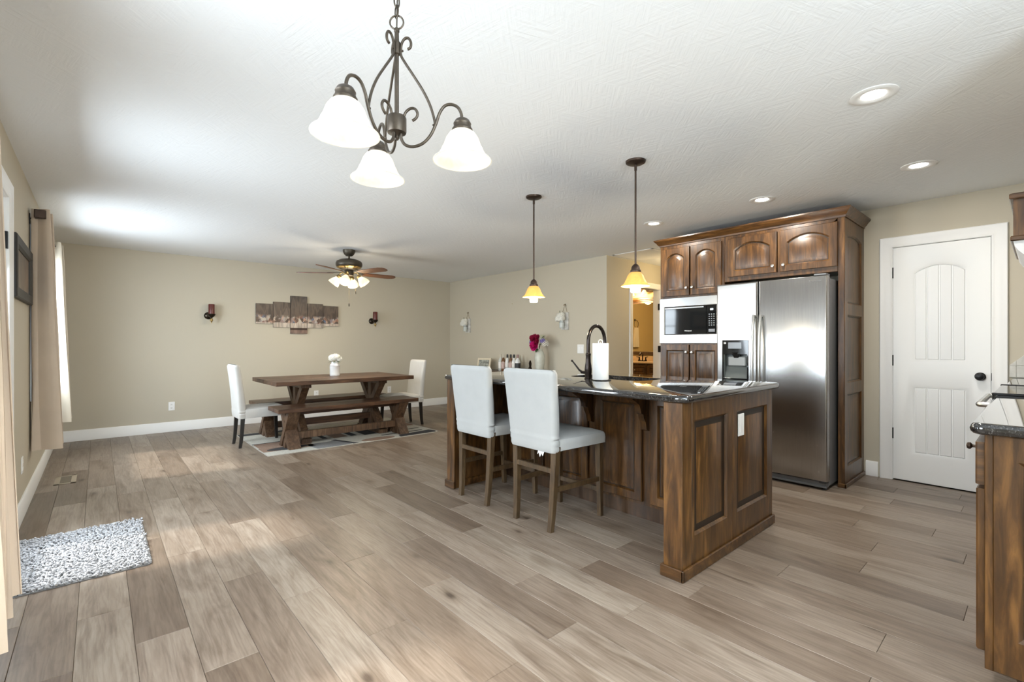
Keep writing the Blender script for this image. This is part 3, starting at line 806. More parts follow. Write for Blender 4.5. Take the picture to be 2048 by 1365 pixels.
b = B(); b.box(2.892, 2.924, 1.2045, 1.2075, .66, .757, .002); part('receptacle', b, M_plastic, ou)

# ================================================================== RANGE RUN
bc = thing('base_cabinet', 'worn stained alder base cabinet end at the range counter', 'cabinet', (2.8, -.17, 0))
XB0, XB1 = 2.215, 3.42
b = B(); b.box(XB0 + .022, XB1, YK + .01, .11, .112, ZC0 - .001); part('body', b, M_alder, bc)
b = B(); b.box(XB0 + .07, XB1, YK + .01, .06, 0, .112); part('toe_kick', b, M_alder_dark, bc)
T = FX['x-'](XB0 + .022); op = (-.055, .40, .235, .815, 0)
part('end_panel', panel_frame(T, -.113, .47, .115, ZC0 - .001, .022, [op], edge=.004, bead=.012), M_alder, bc)
part('raised_panel', raised_panel(T, op, .022, bead=.012), [M_alder, M_glaze], bc)
b = B(); b.box(XB0, XB1, .111, .131, .115, ZC0 - .001, .002); part('face_frame', b, M_alder, bc)
Tq = FX['y+'](.132)
dr = part('drawer_front', rounded(Tq, -3.40, -2.225, .725, .868, .022, .008), M_alder_h, bc); knob_at(Tq, -2.30, .84, .022, dr, .012, M_bronze); knob_at(Tq, -2.9, .80, .022, dr, .012, M_bronze)
cab_door(bc, ('y+', .132), -2.79, -2.225, .17, .712, 0, knob=(-2.75, .66)); cab_door(bc, ('y+', .132), -3.40, -2.80, .17, .712, 0, knob=(-2.85, .66))
solo('granite_countertop', slab(2.17, 3.435, YK + .004, .166, ZC0, ZC1, .035), M_granite, 'dark granite counter slab with rounded edge before the range', 'countertop')
solo('granite_countertop', slab(4.205, XR - .003, YK + .004, .166, ZC0, ZC1, .012), M_granite, 'dark granite counter slab between the range and the pantry wall', 'countertop')
bc2 = thing('base_cabinet', 'stained alder base cabinet between the range and pantry door', 'cabinet', (4.7, -.17, 0))
b = B(); b.box(4.21, XR - .004, YK + .01, .11, 0, .882); part('body', b, M_alder, bc2)
cab_door(bc2, ('y+', .111), -4.72, -4.22, .12, .86, 0, knob=(-4.68, .8)); cab_door(bc2, ('y+', .111), -5.16, -4.73, .12, .86, 0, knob=(-4.77, .8))
rg = thing('range', 'black glass-top range with stainless oven handle between granite counters', 'range', (3.82, -.15, 0))
b = B(); b.box(3.445, 4.195, YK + .02, .15, .03, .905, .004); part('body', b, M_greymetal, rg)
b = B(); b.box(3.438, 4.202, YK + .01, .176, .905, .943, .005); part('glass_cooktop', b, M_black, rg)
b = B(); b.box(3.436, 3.452, YK + .01, .178, .934, .9465, .003); part('side_trim', b, M_blackmetal, rg)
b = B(); b.box(4.188, 4.204, YK + .01, .178, .934, .9465, .003); part('side_trim', b, M_blackmetal, rg)
b = B(); b.box(3.45, 4.19, .15, .178, .18, .88, .006); od = part('oven_door', b, M_steel, rg)
b = B(); pts = [(3.50, .176, .875)] + [(3.50 + .02 * i / 4, .178 + .05 * math.sin(PI / 2 * i / 4), .875) for i in range(1, 5)] + [(4.12, .228, .875)] + [(4.14 - .0 - .0 + .0 * i, .228 - .05 * (1 - math.cos(PI / 2 * i / 4)), .875) for i in range(1, 5)]
b.tube(pts, .014, 10); part('handle', b, MATS['handle_steel'], od)
for (x, y_, r) in ((3.63, -.02, .09), (4.0, -.02, .075), (3.63, -.28, .075), (4.0, -.28, .1)):
    b = B(); b.lathe([(r, 0), (r, .0005), (r - .004, .0005), (r - .004, 0)], (x, y_, .943), 32, None, False, False); part('burner_ring', b, M_greymetal, rg)
for x in (3.5, 4.14):
    for y_ in (-.4, .1):
        b = B(); b.lathe([(.02, 0), (.02, .032)], (x, y_, 0), 10); part('foot', b, M_slot, rg)
# hood over the range: timber mantel with a flared metal canopy
hd = thing('range_hood', 'stained alder range hood mantel with pale metal canopy above the range', 'range hood', (3.82, -.2, 1.62))
b = B(); b.box(3.445, 4.195, YK + .005, .102, 1.735, 1.925); part('mantel', b, M_alder, hd)
b = B(); b.box(3.425, 4.215, YK + .005, .116, 1.922, 1.950, .004); part('top_moulding', b, M_alder_h, hd)
b = B(); b.box(3.425, 4.215, YK + .005, .112, 1.712, 1.737, .004); part('bottom_moulding', b, M_alder_h, hd)
b = B(); pr = [(YK + .005, 1.712), (.102, 1.712), (.098, 1.69), (.085, 1.665), (.065, 1.64), (.055, 1.615), (YK + .005, 1.615)]
b.prism(pr, 'x', 3.44, 4.20); part('canopy', b, mat('pale_hood_metal', (.62, .62, .62), .35, .2), hd)
# tiled splashback at the end of the counter
bs = thing('tile_backsplash', 'pale stone tile backsplash stepping up beside the pantry door trim', 'backsplash', (XR, -.15, .936))
b = B(); b.box(XR - .004, XR - .0005, YK + .002, .176, .938, 1.03); b.prism([(.176, 1.03), (.176, 1.032), (-.25, 1.46), (YK + .002, 1.46), (YK + .002, 1.03)], 'x', XR - .004, XR - .0005); part('grout', b, M_grout, bs)
def tile(poly):
    b = B(); cx = sum(p[0] for p in poly) / len(poly); cz = sum(p[1] for p in poly) / len(poly)
    sh = lambda k: [(cx + (p[0] - cx) * k, cz + (p[1] - cz) * k) for p in poly]
    b.loft([[(XR - .004, a, z) for a, z in sh(.975)], [(XR - .009, a, z) for a, z in sh(.97)], [(XR - .0105, a, z) for a, z in sh(.94)]])
    part('tile', b, M_tile, bs)
yy = .175
tile([(.176, .938), (.140, .938), (.140, 1.029), (.176, 1.029)])
y = .140
while y > -.45:
    tile([(y, .938), (y - .1, .938), (y - .1, 1.029), (y, 1.029)]); y -= .1
tile([(.176, 1.03), (.140, 1.03), (.140, 1.066)])
for r_ in range(4):
    z = 1.03 + r_ * .107; y = .140
    while y > -.44:
        e = lambda yy_: 1.032 + (.176 - yy_)
        y2 = y - .1; zt = z + .105
        if e(y) >= zt: tile([(y, z), (y2, z), (y2, zt), (y, zt)])
        elif e(y2) > z + .02:
            pl = [(y, z)] if e(y) > z else [(.176 + 1.032 - z, z)]
            pl += [(y2, z), (y2, min(zt, e(y2)))]
            if e(y2) > zt: pl.append((.176 + 1.032 - zt, zt))
            if e(y) > z: pl.append((y, e(y)))
            tile(pl)
        y = y2

# ================================================================== COUNTER STOOLS
def soft_back(zs, xr, xf, hw0, hw1, ripple=(0, 0), r=.03):
    """upholstered back: rounded cross-sections stacked upwards; xr/xf are functions for rear and front x"""
    b = B(); rows = []; n = 40
    z0, z1 = zs
    for i in range(n + 1):
        t = i / n; z = z0 + (z1 - z0) * t; hw = hw0 + (hw1 - hw0) * t
        k = max(0, (t - .955) / .045); ins = .016 * k * k + (.004 if i == 0 else 0)
        rp = .0060 * math.sin(z * 170) * math.exp(-((z - ripple[0]) / ripple[1]) ** 2) if ripple[1] else 0
        x0, x1 = xr(t) + ins - abs(rp) * .6, xf(t) - ins
        sag = .004 * math.sin(PI * 3 * t)
        lp = [(x, y + (rp if y > 0 else -rp)) for x, y in rrect(x0, x1, -hw + ins + sag * .3, hw - ins - sag * .3, r, 4)]
        rows.append([(x, y, z + (.006 * math.cos(PI * y / hw / 2) - .003 if k == 1 else 0)) for x, y in lp])
    return b.loft(rows)
def soft_seat(x0, x1, h0, h1, z0, z1, crown=.02, r=.03):
    b = B(); rows = []
    def outline(ins):
        pts = []
        for x, y in rrect(x0 + ins, x1 - ins, -1 + 0, 1, .0001, 1): pass
        base = rrect(x0 + ins, x1 - ins, -.5, .5, r, 5)
        for x, y in base:
            t = (x - x0) / (x1 - x0); hw = h0 + (h1 - h0) * t - ins
            pts.append((x, (y + (r if False else 0)) * 2 * hw))
        return pts
    for ins, z in ((0, z0), (0, z0 + .012), (-.002, (z0 + z1) / 2), (0, z1 - .022), (.006, z1 - .008), (.02, z1), (.07, z1 + crown * .6), (.13, z1 + crown * .9), (.18, z1 + crown)):
        rows.append([(x, y, z + (.0 if z > z0 else .012 * math.sin(PI * (x - x0) / (x1 - x0)))) for x, y in outline(ins)])
    return b.loft(rows)
def leg_curve(p0, p1, w0, w1, bow=0):
    """square leg from floor p0 up to p1, with a bow towards -x in the upper part"""
    b = B(); rows = []; n = 6
    for i in range(n + 1):
        t = i / n; x = p0[0] + (p1[0] - p0[0]) * t ** (1 if not bow else .6); y = p0[1] + (p1[1] - p0[1]) * t; z = p0[2] + (p1[2] - p0[2]) * t; w = (w0 + (w1 - w0) * t) / 2
        c = .15 * w
        rows.append([(x - w + c, y - w, z), (x + w - c, y - w, z), (x + w, y - w + c, z), (x + w, y + w - c, z), (x + w - c, y + w, z), (x - w + c, y + w, z), (x - w, y + w - c, z), (x - w, y - w + c, z)])
    return b.loft(rows)
def counter_stool(label):
    t = thing('counter_stool', label, 'stool', (0, 0, 0), 'slipcovered counter stools at the island')
    part('backrest', soft_back((.505, 1.032), lambda q: -.252 - .048 * q ** 1.3, lambda q: -.178 - .06 * q ** 1.3, .208, .243, (.575, .04)), M_cover, t)
    part('seat', soft_seat(-.19, .262, .205, .225, .512, .592, .028), M_cover, t)
    for sy in (-1, 1):
        part('leg', leg_curve((-.232, sy * .162, 0), (-.205, sy * .184, .54), .034, .046, 1), M_stool, t)
        part('leg', leg_curve((.238, sy * .190, 0), (.222, sy * .190, .54), .032, .046), M_stool, t)
        b = B(); b.obox((-.225, sy * .172, .262), (.232, sy * .190, .262), .022, .032, bev=.002); part('stretcher', b, M_stool, t)
    b = B(); b.obox((-.218, -.174, .385), (-.218, .174, .385), .02, .032, bev=.002); part('stretcher', b, M_stool, t)
    b = B(); b.obox((.232, -.190, .185), (.232, .190, .185), .022, .034, bev=.002); part('footrest', b, M_stool, t)
    return t
st1 = counter_stool('white slipcovered counter stool beside the island post with a loose tie ribbon below the seat')
st2 = dup(st1); st2['label'] = 'white slipcovered counter stool farther along the island, towards the dining area'
st1.location = (2.385, 2.235, 0); st2.location = (2.385, 2.885, 0)
b = B(); b.prism([(-.115, .515), (-.095, .47), (-.085, .49), (-.07, .462), (-.06, .49), (-.045, .475), (-.06, .515)], 'x', -.236, -.232); part('tie_ribbon', b, M_plastic, st1)

# ================================================================== DINING SET
def dining_chair(label):
    t = thing('dining_chair', label, 'chair', (0, 0, 0), 'slipcovered dining chairs')
    part('backrest', soft_back((.335, .953), lambda q: -.262 - .055 * q ** 1.6 - .0 * q, lambda q: -.172 - .075 * q ** 1.2, .195, .205, (.42, .05)), M_cover2, t)
    part('seat', soft_seat(-.20, .262, .195, .215, .338, .445, .026), M_cover2, t)
    for sy in (-1, 1):
        part('leg', leg_curve((-.245, sy * .168, 0), (-.215, sy * .168, .36), .030, .042, 1), M_blackwood, t)
        part('leg', leg_curve((.232, sy * .175, 0), (.218, sy * .175, .36), .030, .042), M_blackwood, t)
    return t
dc1 = dining_chair('white slipcovered dining chair at the window end of the trestle table')
dc2 = dup(dc1); dc2['label'] = 'white slipcovered dining chair at the table end nearest the island'
dc1.location = (1.455, 6.235, 0); dc2.location = (3.345, 6.245, 0); dc2.rotation_euler = (0, 0, PI)

RUGZ = .0068
tb = thing('trestle_table', 'rustic dark brown farmhouse trestle dining table', 'table', (2.32, 6.13, 0))
TX0, TX1, TY0, TY1 = 1.47, 3.18, 5.60, 6.67
nb = 6; tw = (TY1 - TY0) / nb
for i in range(nb):
    b = B(); b.box(TX0, TX1, TY0 + i * tw + .0012, TY0 + (i + 1) * tw - .0012, .712, .760 - .0006 * (i % 2), .0025); part('tabletop_plank', b, M_table, tb)
def trestle(root, x, y0, y1, ztop, w, post, foot=True, ylong=None):
    yc = (y0 + y1) / 2; h = ztop
    b = B(); b.box(x - w / 2 - .01, x + w / 2 + .01, y0 + .02, y1 - .02, ztop - .055, ztop, .003); part('top_beam', b, M_table_z, root)
    zb = .055 if foot else 0
    if foot:
        b = B(); b.box(x - w / 2 - .01, x + w / 2 + .01, y0, y1, 0, .055, .004); part('foot_beam', b, M_table_z, root)
    zt = ztop - .055; zm = (zt + zb) / 2; q = w * .95
    for s in (-1, 1):
        ye = (y1 - y0) / 2 - .075
        b = B(); b.prism([(yc + s * (ye + q * .55), zt), (yc + s * (ye - q * .55), zt), (yc - s * (ye - 0) - s * q * .55, zb), (yc - s * ye + s * q * .55, zb)], 'x', x - w * .42 + s * .006, x + w * .42 + s * .006)
        part('cross_brace', b, M_table_z, root)
    b = B(); b.box(x - post / 2, x + post / 2, yc - post / 2, yc + post / 2, zb, zt, .003); part('center_post', b, M_table_z, root)
tb.location.z += RUGZ
trestle(tb, 1.86, 5.80, 6.50, .712, .10, .085); trestle(tb, 2.84, 5.80, 6.50, .712, .10, .085)
b = B(); b.box(1.90, 2.80, 6.115, 6.175, .17, .25, .003); part('stretcher', b, M_table, tb)

def bench(label, y0, y1, zt):
    t = thing('trestle_bench', label, 'bench', (2.34, (y0 + y1) / 2, 0), 'trestle benches at the dining table')
    h = (y1 - y0) / 2
    for (a, c) in ((y0, y0 + h - .0015), (y0 + h + .0015, y1)):
        b = B(); b.box(1.475, 3.215, a, c, zt - .045, zt, .004); part('seat_plank', b, M_table, t)
    for x in (1.655, 3.02):
        yc = (y0 + y1) / 2; w = .135
        b = B()
        # hourglass side: crossed braces seen from the bench end
        for s in (-1, 1):
            d = .135
            b = B(); b.prism([(yc + s * (d + .05), zt - .045), (yc + s * (d - .035), zt - .045), (yc - s * .012, zt * .47 + .02), (yc - s * (d + .05), 0), (yc - s * (d - .035), 0), (yc + s * .04, zt * .47 - .02)], 'x', x - w / 2 + .008 * (s > 0), x + w / 2 - .008 * (s < 0)); part('cross_brace', b, M_table_z, t)
        b = B(); b.prism([(x - w * .5, .0), (x + w * .5, .0), (x + w * .33, .20), (x + w * .5, zt - .045), (x - w * .5, zt - .045), (x - w * .33, .20)], 'y', yc - .042, yc + .042); part('center_post', b, M_table_z, t)
    b = B(); b.box(1.70, 2.98, (y0 + y1) / 2 - .03, (y0 + y1) / 2 + .03, .085, .165, .003); part('stretcher', b, M_table_z, t)
    b = B(); b.box(1.70, 2.98, (y0 + y1) / 2 - .02, (y0 + y1) / 2 + .02, zt - .10, zt - .045, .003); part('apron', b, M_table, t)
    t.location.z += RUGZ
    return t
bench('rustic brown trestle bench on the room side of the table', 5.535, 5.955, .462)
bench('rustic brown trestle bench on the wall side of the table', 6.475, 6.885, .447)

# area rug with inlaid shapes
def weave(name, col): return mat(name, col, .95, var=.12, vscale=60, bump=.4, bscale=260)
M_cream, M_taupe, M_char, M_greyp = weave('rug_cream', (.50, .48, .42)), weave('rug_taupe', (.26, .17, .12)), weave('rug_charcoal', (.035, .034, .036)), weave('rug_grey', (.20, .20, .20))
rug = thing('area_rug', 'patterned cream, taupe and charcoal area rug under the dining table', 'rug', (2.4, 6.15, 0))
RX0, RX1, RY0, RY1 = 1.345, 3.47, 5.42, 6.93
b = B(); lp = [(RX0, RY0)] + [(RX1 - .09 + .09 * math.sin(PI / 2 * i / 6), RY0 + .05 - .05 * math.cos(PI / 2 * i / 6)) for i in range(7)] + [(RX1, RY1), (RX0, RY1)]
b.prism(lp, 'z', .0006, .006); part('pile_base', b, M_cream, rug)
def patch(pts, m, dz=.0012):
    b = B(); b.prism(pts, 'z', .0055, .006 + dz); part('inlay', b, m, rug)
def ell(cx, cy, rx, ry, a0=0, a1=2 * PI, n=20): return [(cx + rx * math.cos(a0 + (a1 - a0) * i / n), cy + ry * math.sin(a0 + (a1 - a0) * i / n)) for i in range(n)]
patch([(1.36, 5.86), (1.72, 5.86), (1.72, 6.12), (1.36, 6.12)], M_taupe); patch([(1.35, 6.12), (1.9, 6.12), (1.9, 6.15), (1.35, 6.15)], M_char)
patch([(1.35, 5.62), (1.9, 5.62), (1.9, 5.85), (1.35, 5.85)], M_taupe); patch(ell(1.62, 5.70, .22, .085), M_char, .002)
patch([(1.35, 6.78), (2.2, 6.78), (2.2, 6.92), (1.35, 6.92)], M_char); patch([(1.86, 5.43), (2.26, 5.43), (2.20, 5.74), (1.82, 5.74)], M_greyp)
patch([(2.28, 5.43), (2.34, 5.43), (2.20, 5.80), (2.14, 5.80)], M_char, .002)
patch([(1.75, 6.2), (2.05, 6.2), (2.05, 6.55), (1.75, 6.55)], M_greyp); patch([(2.1, 5.95), (2.16, 5.95), (2.16, 6.6), (2.1, 6.6)], M_char)
patch([(2.22, 5.9), (2.40, 5.9), (2.40, 6.5), (2.22, 6.5)], M_taupe); patch([(2.44, 5.9), (2.52, 5.9), (2.52, 6.5), (2.44, 6.5)], M_char)
patch([(2.60, 5.85), (2.78, 5.85), (2.78, 6.55), (2.60, 6.55)], M_char); patch(ell(2.63, 5.51, .22, .085), M_taupe, .002)
patch([(2.90, 5.44), (3.42, 5.44), (3.455, 5.50), (3.42, 5.62), (2.93, 5.56)], M_char, .002); patch([(2.75, 5.66), (3.35, 5.66), (3.35, 5.70), (2.75, 5.70)], M_char)
patch([(2.9, 5.84), (3.40, 5.84), (3.40, 5.87), (2.9, 5.87)], M_char); patch([(2.9, 6.02), (3.3, 6.02), (3.3, 6.05), (2.9, 6.05)], M_char); patch([(2.9, 6.1), (3.46, 6.1), (3.46, 6.6), (2.9, 6.6)], M_taupe)
b = B()
for (x0, x1, y0, y1) in ((RX0 - .006, RX0 + .004, RY0, RY1), (RX0, RX1 - .09, RY0 - .006, RY0 + .004), (RX1 - .004, RX1 + .006, RY0 + .06, RY1), (RX0, RX1, RY1 - .004, RY1 + .006)): b.box(x0, x1, y0, y1, .0004, .0075, .001)
part('bound_edge', b, weave('rug_binding', (.45, .42, .37)), rug)

# churn of white hydrangeas on the table
def florets(b, c, r, n, size, sq=1.0, rg=random.Random(3)):
    for i in range(n):
        z = 1 - 1.55 * (i + .5) / n; a = i * 2.39996; q = math.sqrt(max(0, 1 - z * z))
        d = Vector((q * math.cos(a), q * math.sin(a), z * sq)); p = Vector(c) + d * r * rg.uniform(.88, 1.05)
        m = d.to_track_quat('Z', 'Y').to_matrix(); ph = rg.uniform(0, 1.5)
        for k in range(4):
            t = ph + k * PI / 2; u = Vector((math.cos(t), math.sin(t), 0)); v_ = Vector((-math.sin(t), math.cos(t), 0))
            P = [Vector((0, 0, 0)), u * size * .55 + v_ * size * .42 + Vector((0, 0, size * .12)), u * size + Vector((0, 0, size * .3)), u * size * .55 - v_ * size * .42 + Vector((0, 0, size * .12))]
            b.faces_from([m @ w + p for w in P], [(0, 1, 2, 3)])
    return b
M_petal = mat('white_petal', (.85, .84, .78), .8); M_leaf = mat('green_leaf', (.055, .10, .04), .5, var=.3); M_enamel = mat('white_enamel', (.80, .80, .79), .3, var=.05, vscale=12)
cx, cy = 2.37, 6.27
ch = thing('enamel_milk_can', 'white enamel milk can vase standing on the dining table', 'vase', (cx, cy, .76))
b = B(); b.lathe([(.060, 0), (.064, .004), (.064, .125), (.066, .129), (.064, .133), (.060, .148), (.046, .163), (.044, .175), (.050, .186), (.051, .190), (.047, .190), (.041, .176), (.041, .16)], (cx, cy, .76), 28, None, True, False); part('can', b, M_enamel, ch)
for i, (hz, rr) in enumerate(((.012, .0648), (.131, .067))):
    b = B(); b.lathe([(rr - .002, hz - .003), (rr, hz), (rr - .002, hz + .003)], (cx, cy, .76), 28, None, False, False); part('grey_band', b, M_greymetal, ch)
ch.location.z += RUGZ
fl = thing('hydrangea_bunch', 'bunch of white hydrangeas in the enamel can on the table', 'flowers', (cx, cy, .95))
for (dx, dy, dz, r) in ((-.035, .0, .055, .048), (.03, .02, .06, .046), (0, -.03, .068, .046), (.045, -.03, .045, .036), (-.01, .03, .05, .045)):
    part('bloom', florets(B(), (cx + dx, cy + dy, .94 + dz), r, 70, .013), M_petal, fl)
b = B()
def leaf(b, p, d, l, w, up=(0, 0, 1)):
    d = Vector(d).normalized(); s = d.cross(Vector(up)).normalized(); nrm = s.cross(d); p = Vector(p)
    P = [p, p + d * l * .35 + s * w * .5 - nrm * w * .1, p + d * l * .7 + s * w * .36, p + d * l - nrm * w * .15, p + d * l * .7 - s * w * .36, p + d * l * .35 - s * w * .5 - nrm * w * .1, p + d * l * .4 + nrm * w * .12]
    b.faces_from(P, [(0, 6, 1), (1, 6, 2), (2, 6, 3), (3, 6, 4), (4, 6, 5), (5, 6, 0)]); return b
for k in range(6):
    a = k * 1.05; bl = B(); leaf(bl, (cx + .03 * math.cos(a), cy + .03 * math.sin(a), .955), (math.cos(a), math.sin(a), -.25), .06, .03); part('leaf', bl, M_leaf, fl)
bl = B(); leaf(bl, (cx + .03, cy - .06, 1.0), (.4, -.5, .6), .04, .022); part('leaf', bl, M_leaf, fl)

fl.location.z += RUGZ

# ================================================================== LIGHT FITTINGS
FWD = Vector((math.sin(YAW), math.cos(YAW), 0)); LAT = Vector((math.cos(YAW), -math.sin(YAW), 0))
def bell(r0, r1, h, t=.003):
    """open bell shade, rim at z=0, neck at z=h; returned as an outer and inner skin"""
    pr = [(r1, 0), (r1 * .985, h * .03), (r1 * .84, h * .14), (r1 * .735, h * .30), (r1 * .69, h * .42), (r1 * .665, h * .455), (r1 * .64, h * .50), (r1 * .55, h * .74), (r1 * .44, h * .90), (r0, h)]
    return pr + [(max(r - t, .002), z) for r, z in pr[::-1]] + [pr[0]]
cc = FWD * 1.204 - LAT * .296
ch = thing('chandelier', 'bronze three-arm chandelier with alabaster glass bell shades on a chain', 'chandelier', (cc.x, cc.y, 1.64))
def cpos(ang, r, z): 
    d = LAT * math.cos(ang) + FWD * math.sin(ang); return (cc.x + d.x * r, cc.y + d.y * r, z)
b = B(); b.lathe([(.0055, 1.78), (.0055, 1.94), (.009, 1.942), (.0095, 1.972), (.006, 1.975), (.0055, 1.998), (.007, 2.0), (.007, 2.006), (.004, 2.010)], (cc.x, cc.y, 0), 14); part('stem', b, M_iron, ch)
b = B(); b.tube([(cc.x + LAT.x * .0175 * math.cos(a), cc.y + LAT.y * .0175 * math.cos(a), 2.024 + .0175 * math.sin(a)) for a in [2 * PI * i / 20 for i in range(21)]], .0022, 6, False); part('ring', b, M_iron, ch)
nl = 13
for i in range(nl):
    z0 = 2.052 + i * .0268; ax = FWD if i % 2 else LAT; o = (FWD + LAT).normalized() if i % 2 else (FWD - LAT).normalized()
    b = B(); pts = []
    for k in range(17):
        a = 2 * PI * k / 16; pts.append((cc.x + o.x * .0075 * math.cos(a), cc.y + o.y * .0075 * math.cos(a), z0 + .0175 * math.sin(a)))
    b.tube(pts, .0019, 6, False); part('chain_link', b, M_iron, ch)
b = B(); b.tube([(cc.x, cc.y, 2.006), (cc.x + .002, cc.y, 2.10), (cc.x - .002, cc.y, 2.25), (cc.x, cc.y, 2.40)], .0017, 6); part('cord', b, M_iron, ch)
b = B(); b.lathe([(.012, 2.385), (.045, 2.392), (.058, 2.405), (.060, 2.4148)], (cc.x, cc.y, 0), 24); part('canopy', b, M_iron, ch)
b = B(); b.lathe([(.004, 1.722), (.007, 1.727), (.006, 1.733), (.010, 1.737), (.0235, 1.740), (.0245, 1.744), (.0245, 1.778), (.0225, 1.782), (.006, 1.784)], (cc.x, cc.y, 0), 24); part('hub', b, M_iron, ch)
def smooth(pts, n=6):
    P = [Vector(p) for p in pts]; out = []
    for i in range(len(P) - 1):
        p0, p1, p2, p3 = P[max(i - 1, 0)], P[i], P[i + 1], P[min(i + 2, len(P) - 1)]
        for k in range(n):
            t = k / n; out.append(.5 * (2 * p1 + (p2 - p0) * t + (2 * p0 - 5 * p1 + 4 * p2 - p3) * t * t + (3 * p1 - p0 - 3 * p2 + p3) * t ** 3))
    return out + [P[-1]]
for k in range(3):
    a = R(2 + 120 * k)
    arm = [(.011, 1.742), (.012, 1.725), (.022, 1.710), (.042, 1.7055), (.066, 1.714), (.086, 1.735), (.100, 1.765), (.109, 1.792), (.122, 1.811), (.139, 1.816), (.156, 1.809), (.165, 1.793), (.167, 1.775)]
    b = B(); b.tube(smooth([cpos(a, r, z) for r, z in arm], 4), .0040, 8); am = part('arm', b, M_iron, ch)
    ly = [(.0355, 1.962), (.036, 1.974), (.030, 1.984), (.021, 1.983), (.0135, 1.972), (.0105, 1.955), (.011, 1.940), (.020, 1.923), (.045, 1.885), (.070, 1.845), (.088, 1.805), (.098, 1.765), (.094, 1.750)]
    b = B(); b.tube(smooth([cpos(a, r, z) for r, z in [(.0275, 1.956), (.031, 1.957)] + ly], 4), .0034, 8); b.ball(cpos(a, .0145, 1.951), .0035, 1); b.ball(cpos(a, .094, 1.762), .0035, 1); part('scroll_brace', b, M_iron, ch)
    sc_ = [(.040, 1.772), (.050, 1.780), (.053, 1.792), (.046, 1.803), (.034, 1.803), (.022, 1.792), (.017, 1.775)]
    b = B(); b.tube(smooth([cpos(a, r, z) for r, z in sc_], 4), .0036, 8); part('curl', b, M_iron, ch)
    p = cpos(a, .168, 0)
    b = B(); b.lathe([(.0265, 1.744), (.0275, 1.747), (.0265, 1.752), (.024, 1.754), (.022, 1.762), (.023, 1.766), (.018, 1.775), (.010, 1.780), (.004, 1.782)], (p[0], p[1], 0), 20); part('socket_cup', b, M_iron, am)
    b = B(); b.lathe(bell(.023, .076, .078), (p[0], p[1], 1.670), 32, None, False, False); sh = part('shade', b, M_alab, ch)
    b = B(); b.lathe([(.004, 1.745), (.010, 1.735), (.012, 1.725), (.021, 1.705), (.021, 1.692), (.012, 1.682), (.003, 1.679)], (p[0], p[1], 0), 14); part('bulb', b, M_bulb, sh)
    lamp('SPOT', 'chandelier_glow', (p[0], p[1], 1.676), 14, (1, .94, .85), shadow_soft_size=.03, spot_size=R(150), spot_blend=.6)

M_pcap = M_bronze
def pendant(x, y, label):
    t = thing('pendant_lamp', label, 'lamp', (x, y, 1.54), 'amber glass pendants over the island')
    b = B(); b.lathe([(.010, 2.392), (.052, 2.396), (.064, 2.403), (.066, 2.4148)], (x, y, 0), 28); part('canopy', b, M_pcap, t)
    b = B(); b.lathe([(.0065, 1.725), (.0065, 2.35), (.009, 2.352), (.009, 2.39), (.0065, 2.392)], (x, y, 0), 10); part('stem', b, M_pcap, t)
    b = B(); b.lathe([(.034, 1.672), (.036, 1.678), (.034, 1.688), (.029, 1.690), (.027, 1.708), (.018, 1.722), (.008, 1.728), (.005, 1.732)], (x, y, 0), 22); part('socket_cup', b, M_pcap, t)
    b = B(); b.lathe(bell(.031, .095, .094), (x, y, 1.580), 32, None, False, False); sh = part('shade', b, M_amber, t)
    b = B(); b.lathe([(.010, 1.655), (.028, 1.640), (.034, 1.615), (.034, 1.548), (.030, 1.540), (.004, 1.538)], (x, y, 0), 18); part('bulb', b, M_bulb_w, sh)
    lamp('POINT', 'pendant_glow', (x, y, 1.50), 12, (1, .88, .66), shadow_soft_size=.04)
pendant(2.685, 1.80, 'amber glass bell pendant hanging over the island by the sink faucet')
pendant(2.70, 2.79, 'amber glass bell pendant over the far end of the island by the stools')

def downlight(x, y, label):
    t = thing('recessed_light', label, 'ceiling light', (x, y, H), 'recessed ceiling lights over the kitchen')
    b = B(); b.lathe([(.098, -.0005), (.098, -.004), (.088, -.008), (.066, -.007), (.050, -.0012), (.050, -.0005), (.098, -.0005)], (x, y, H), 36, None, False, False); part('trim_ring', b, M_white, t)
    b = B(); b.lathe([(.050, -.0006), (.049, -.003), (.042, -.004), (.002, -.0045)], (x, y, H), 30); part('lens', b, M_led, t)
    o = lamp('AREA', 'downlight_beam', (x, y, H - .012), 7.5, (1, .94, .85), (0, 0, 0), shape='DISK', size=.12)
downlight(2.84, .55, 'lit recessed ceiling light between the chandelier and the pantry door, nearest the camera')
downlight(4.195, .565, 'lit recessed ceiling light in front of the white pantry door')
downlight(4.205, 1.575, 'lit recessed ceiling light in front of the fridge cabinet crown')
downlight(4.22, 2.615, 'lit recessed ceiling light at the hall end of the kitchen cabinets')

# ceiling fan with four lit shades
fx_, fy_ = 2.45, 5.99
fan = thing('ceiling_fan', 'bronze ceiling fan with wooden blades and four lit glass shades', 'ceiling fan', (fx_, fy_, 1.70))
M_fan = mat('fan_bronze', (.075, .062, .045), .42, .55)
def fl_(prof, nm, m=M_fan, seg=30): 
    b = B(); b.lathe(prof, (fx_, fy_, 0), seg); return part(nm, b, m, fan)
fl_([(.014, 2.335), (.04, 2.338), (.062, 2.358), (.076, 2.388), (.078, 2.4148)], 'canopy'); fl_([(.012, 2.29), (.012, 2.345)], 'downrod', seg=12)
fl_([(.07, 2.150), (.10, 2.158), (.125, 2.175), (.150, 2.19), (.164, 2.21), (.166, 2.24), (.155, 2.265), (.115, 2.285), (.06, 2.297), (.015, 2.30)], 'motor_housing')
fl_([(.126, 2.170), (.150, 2.184), (.157, 2.190), (.150, 2.193)], 'brass_band', M_brass); fl_([(.05, 2.08), (.056, 2.085), (.056, 2.14), (.05, 2.152)], 'switch_housing')
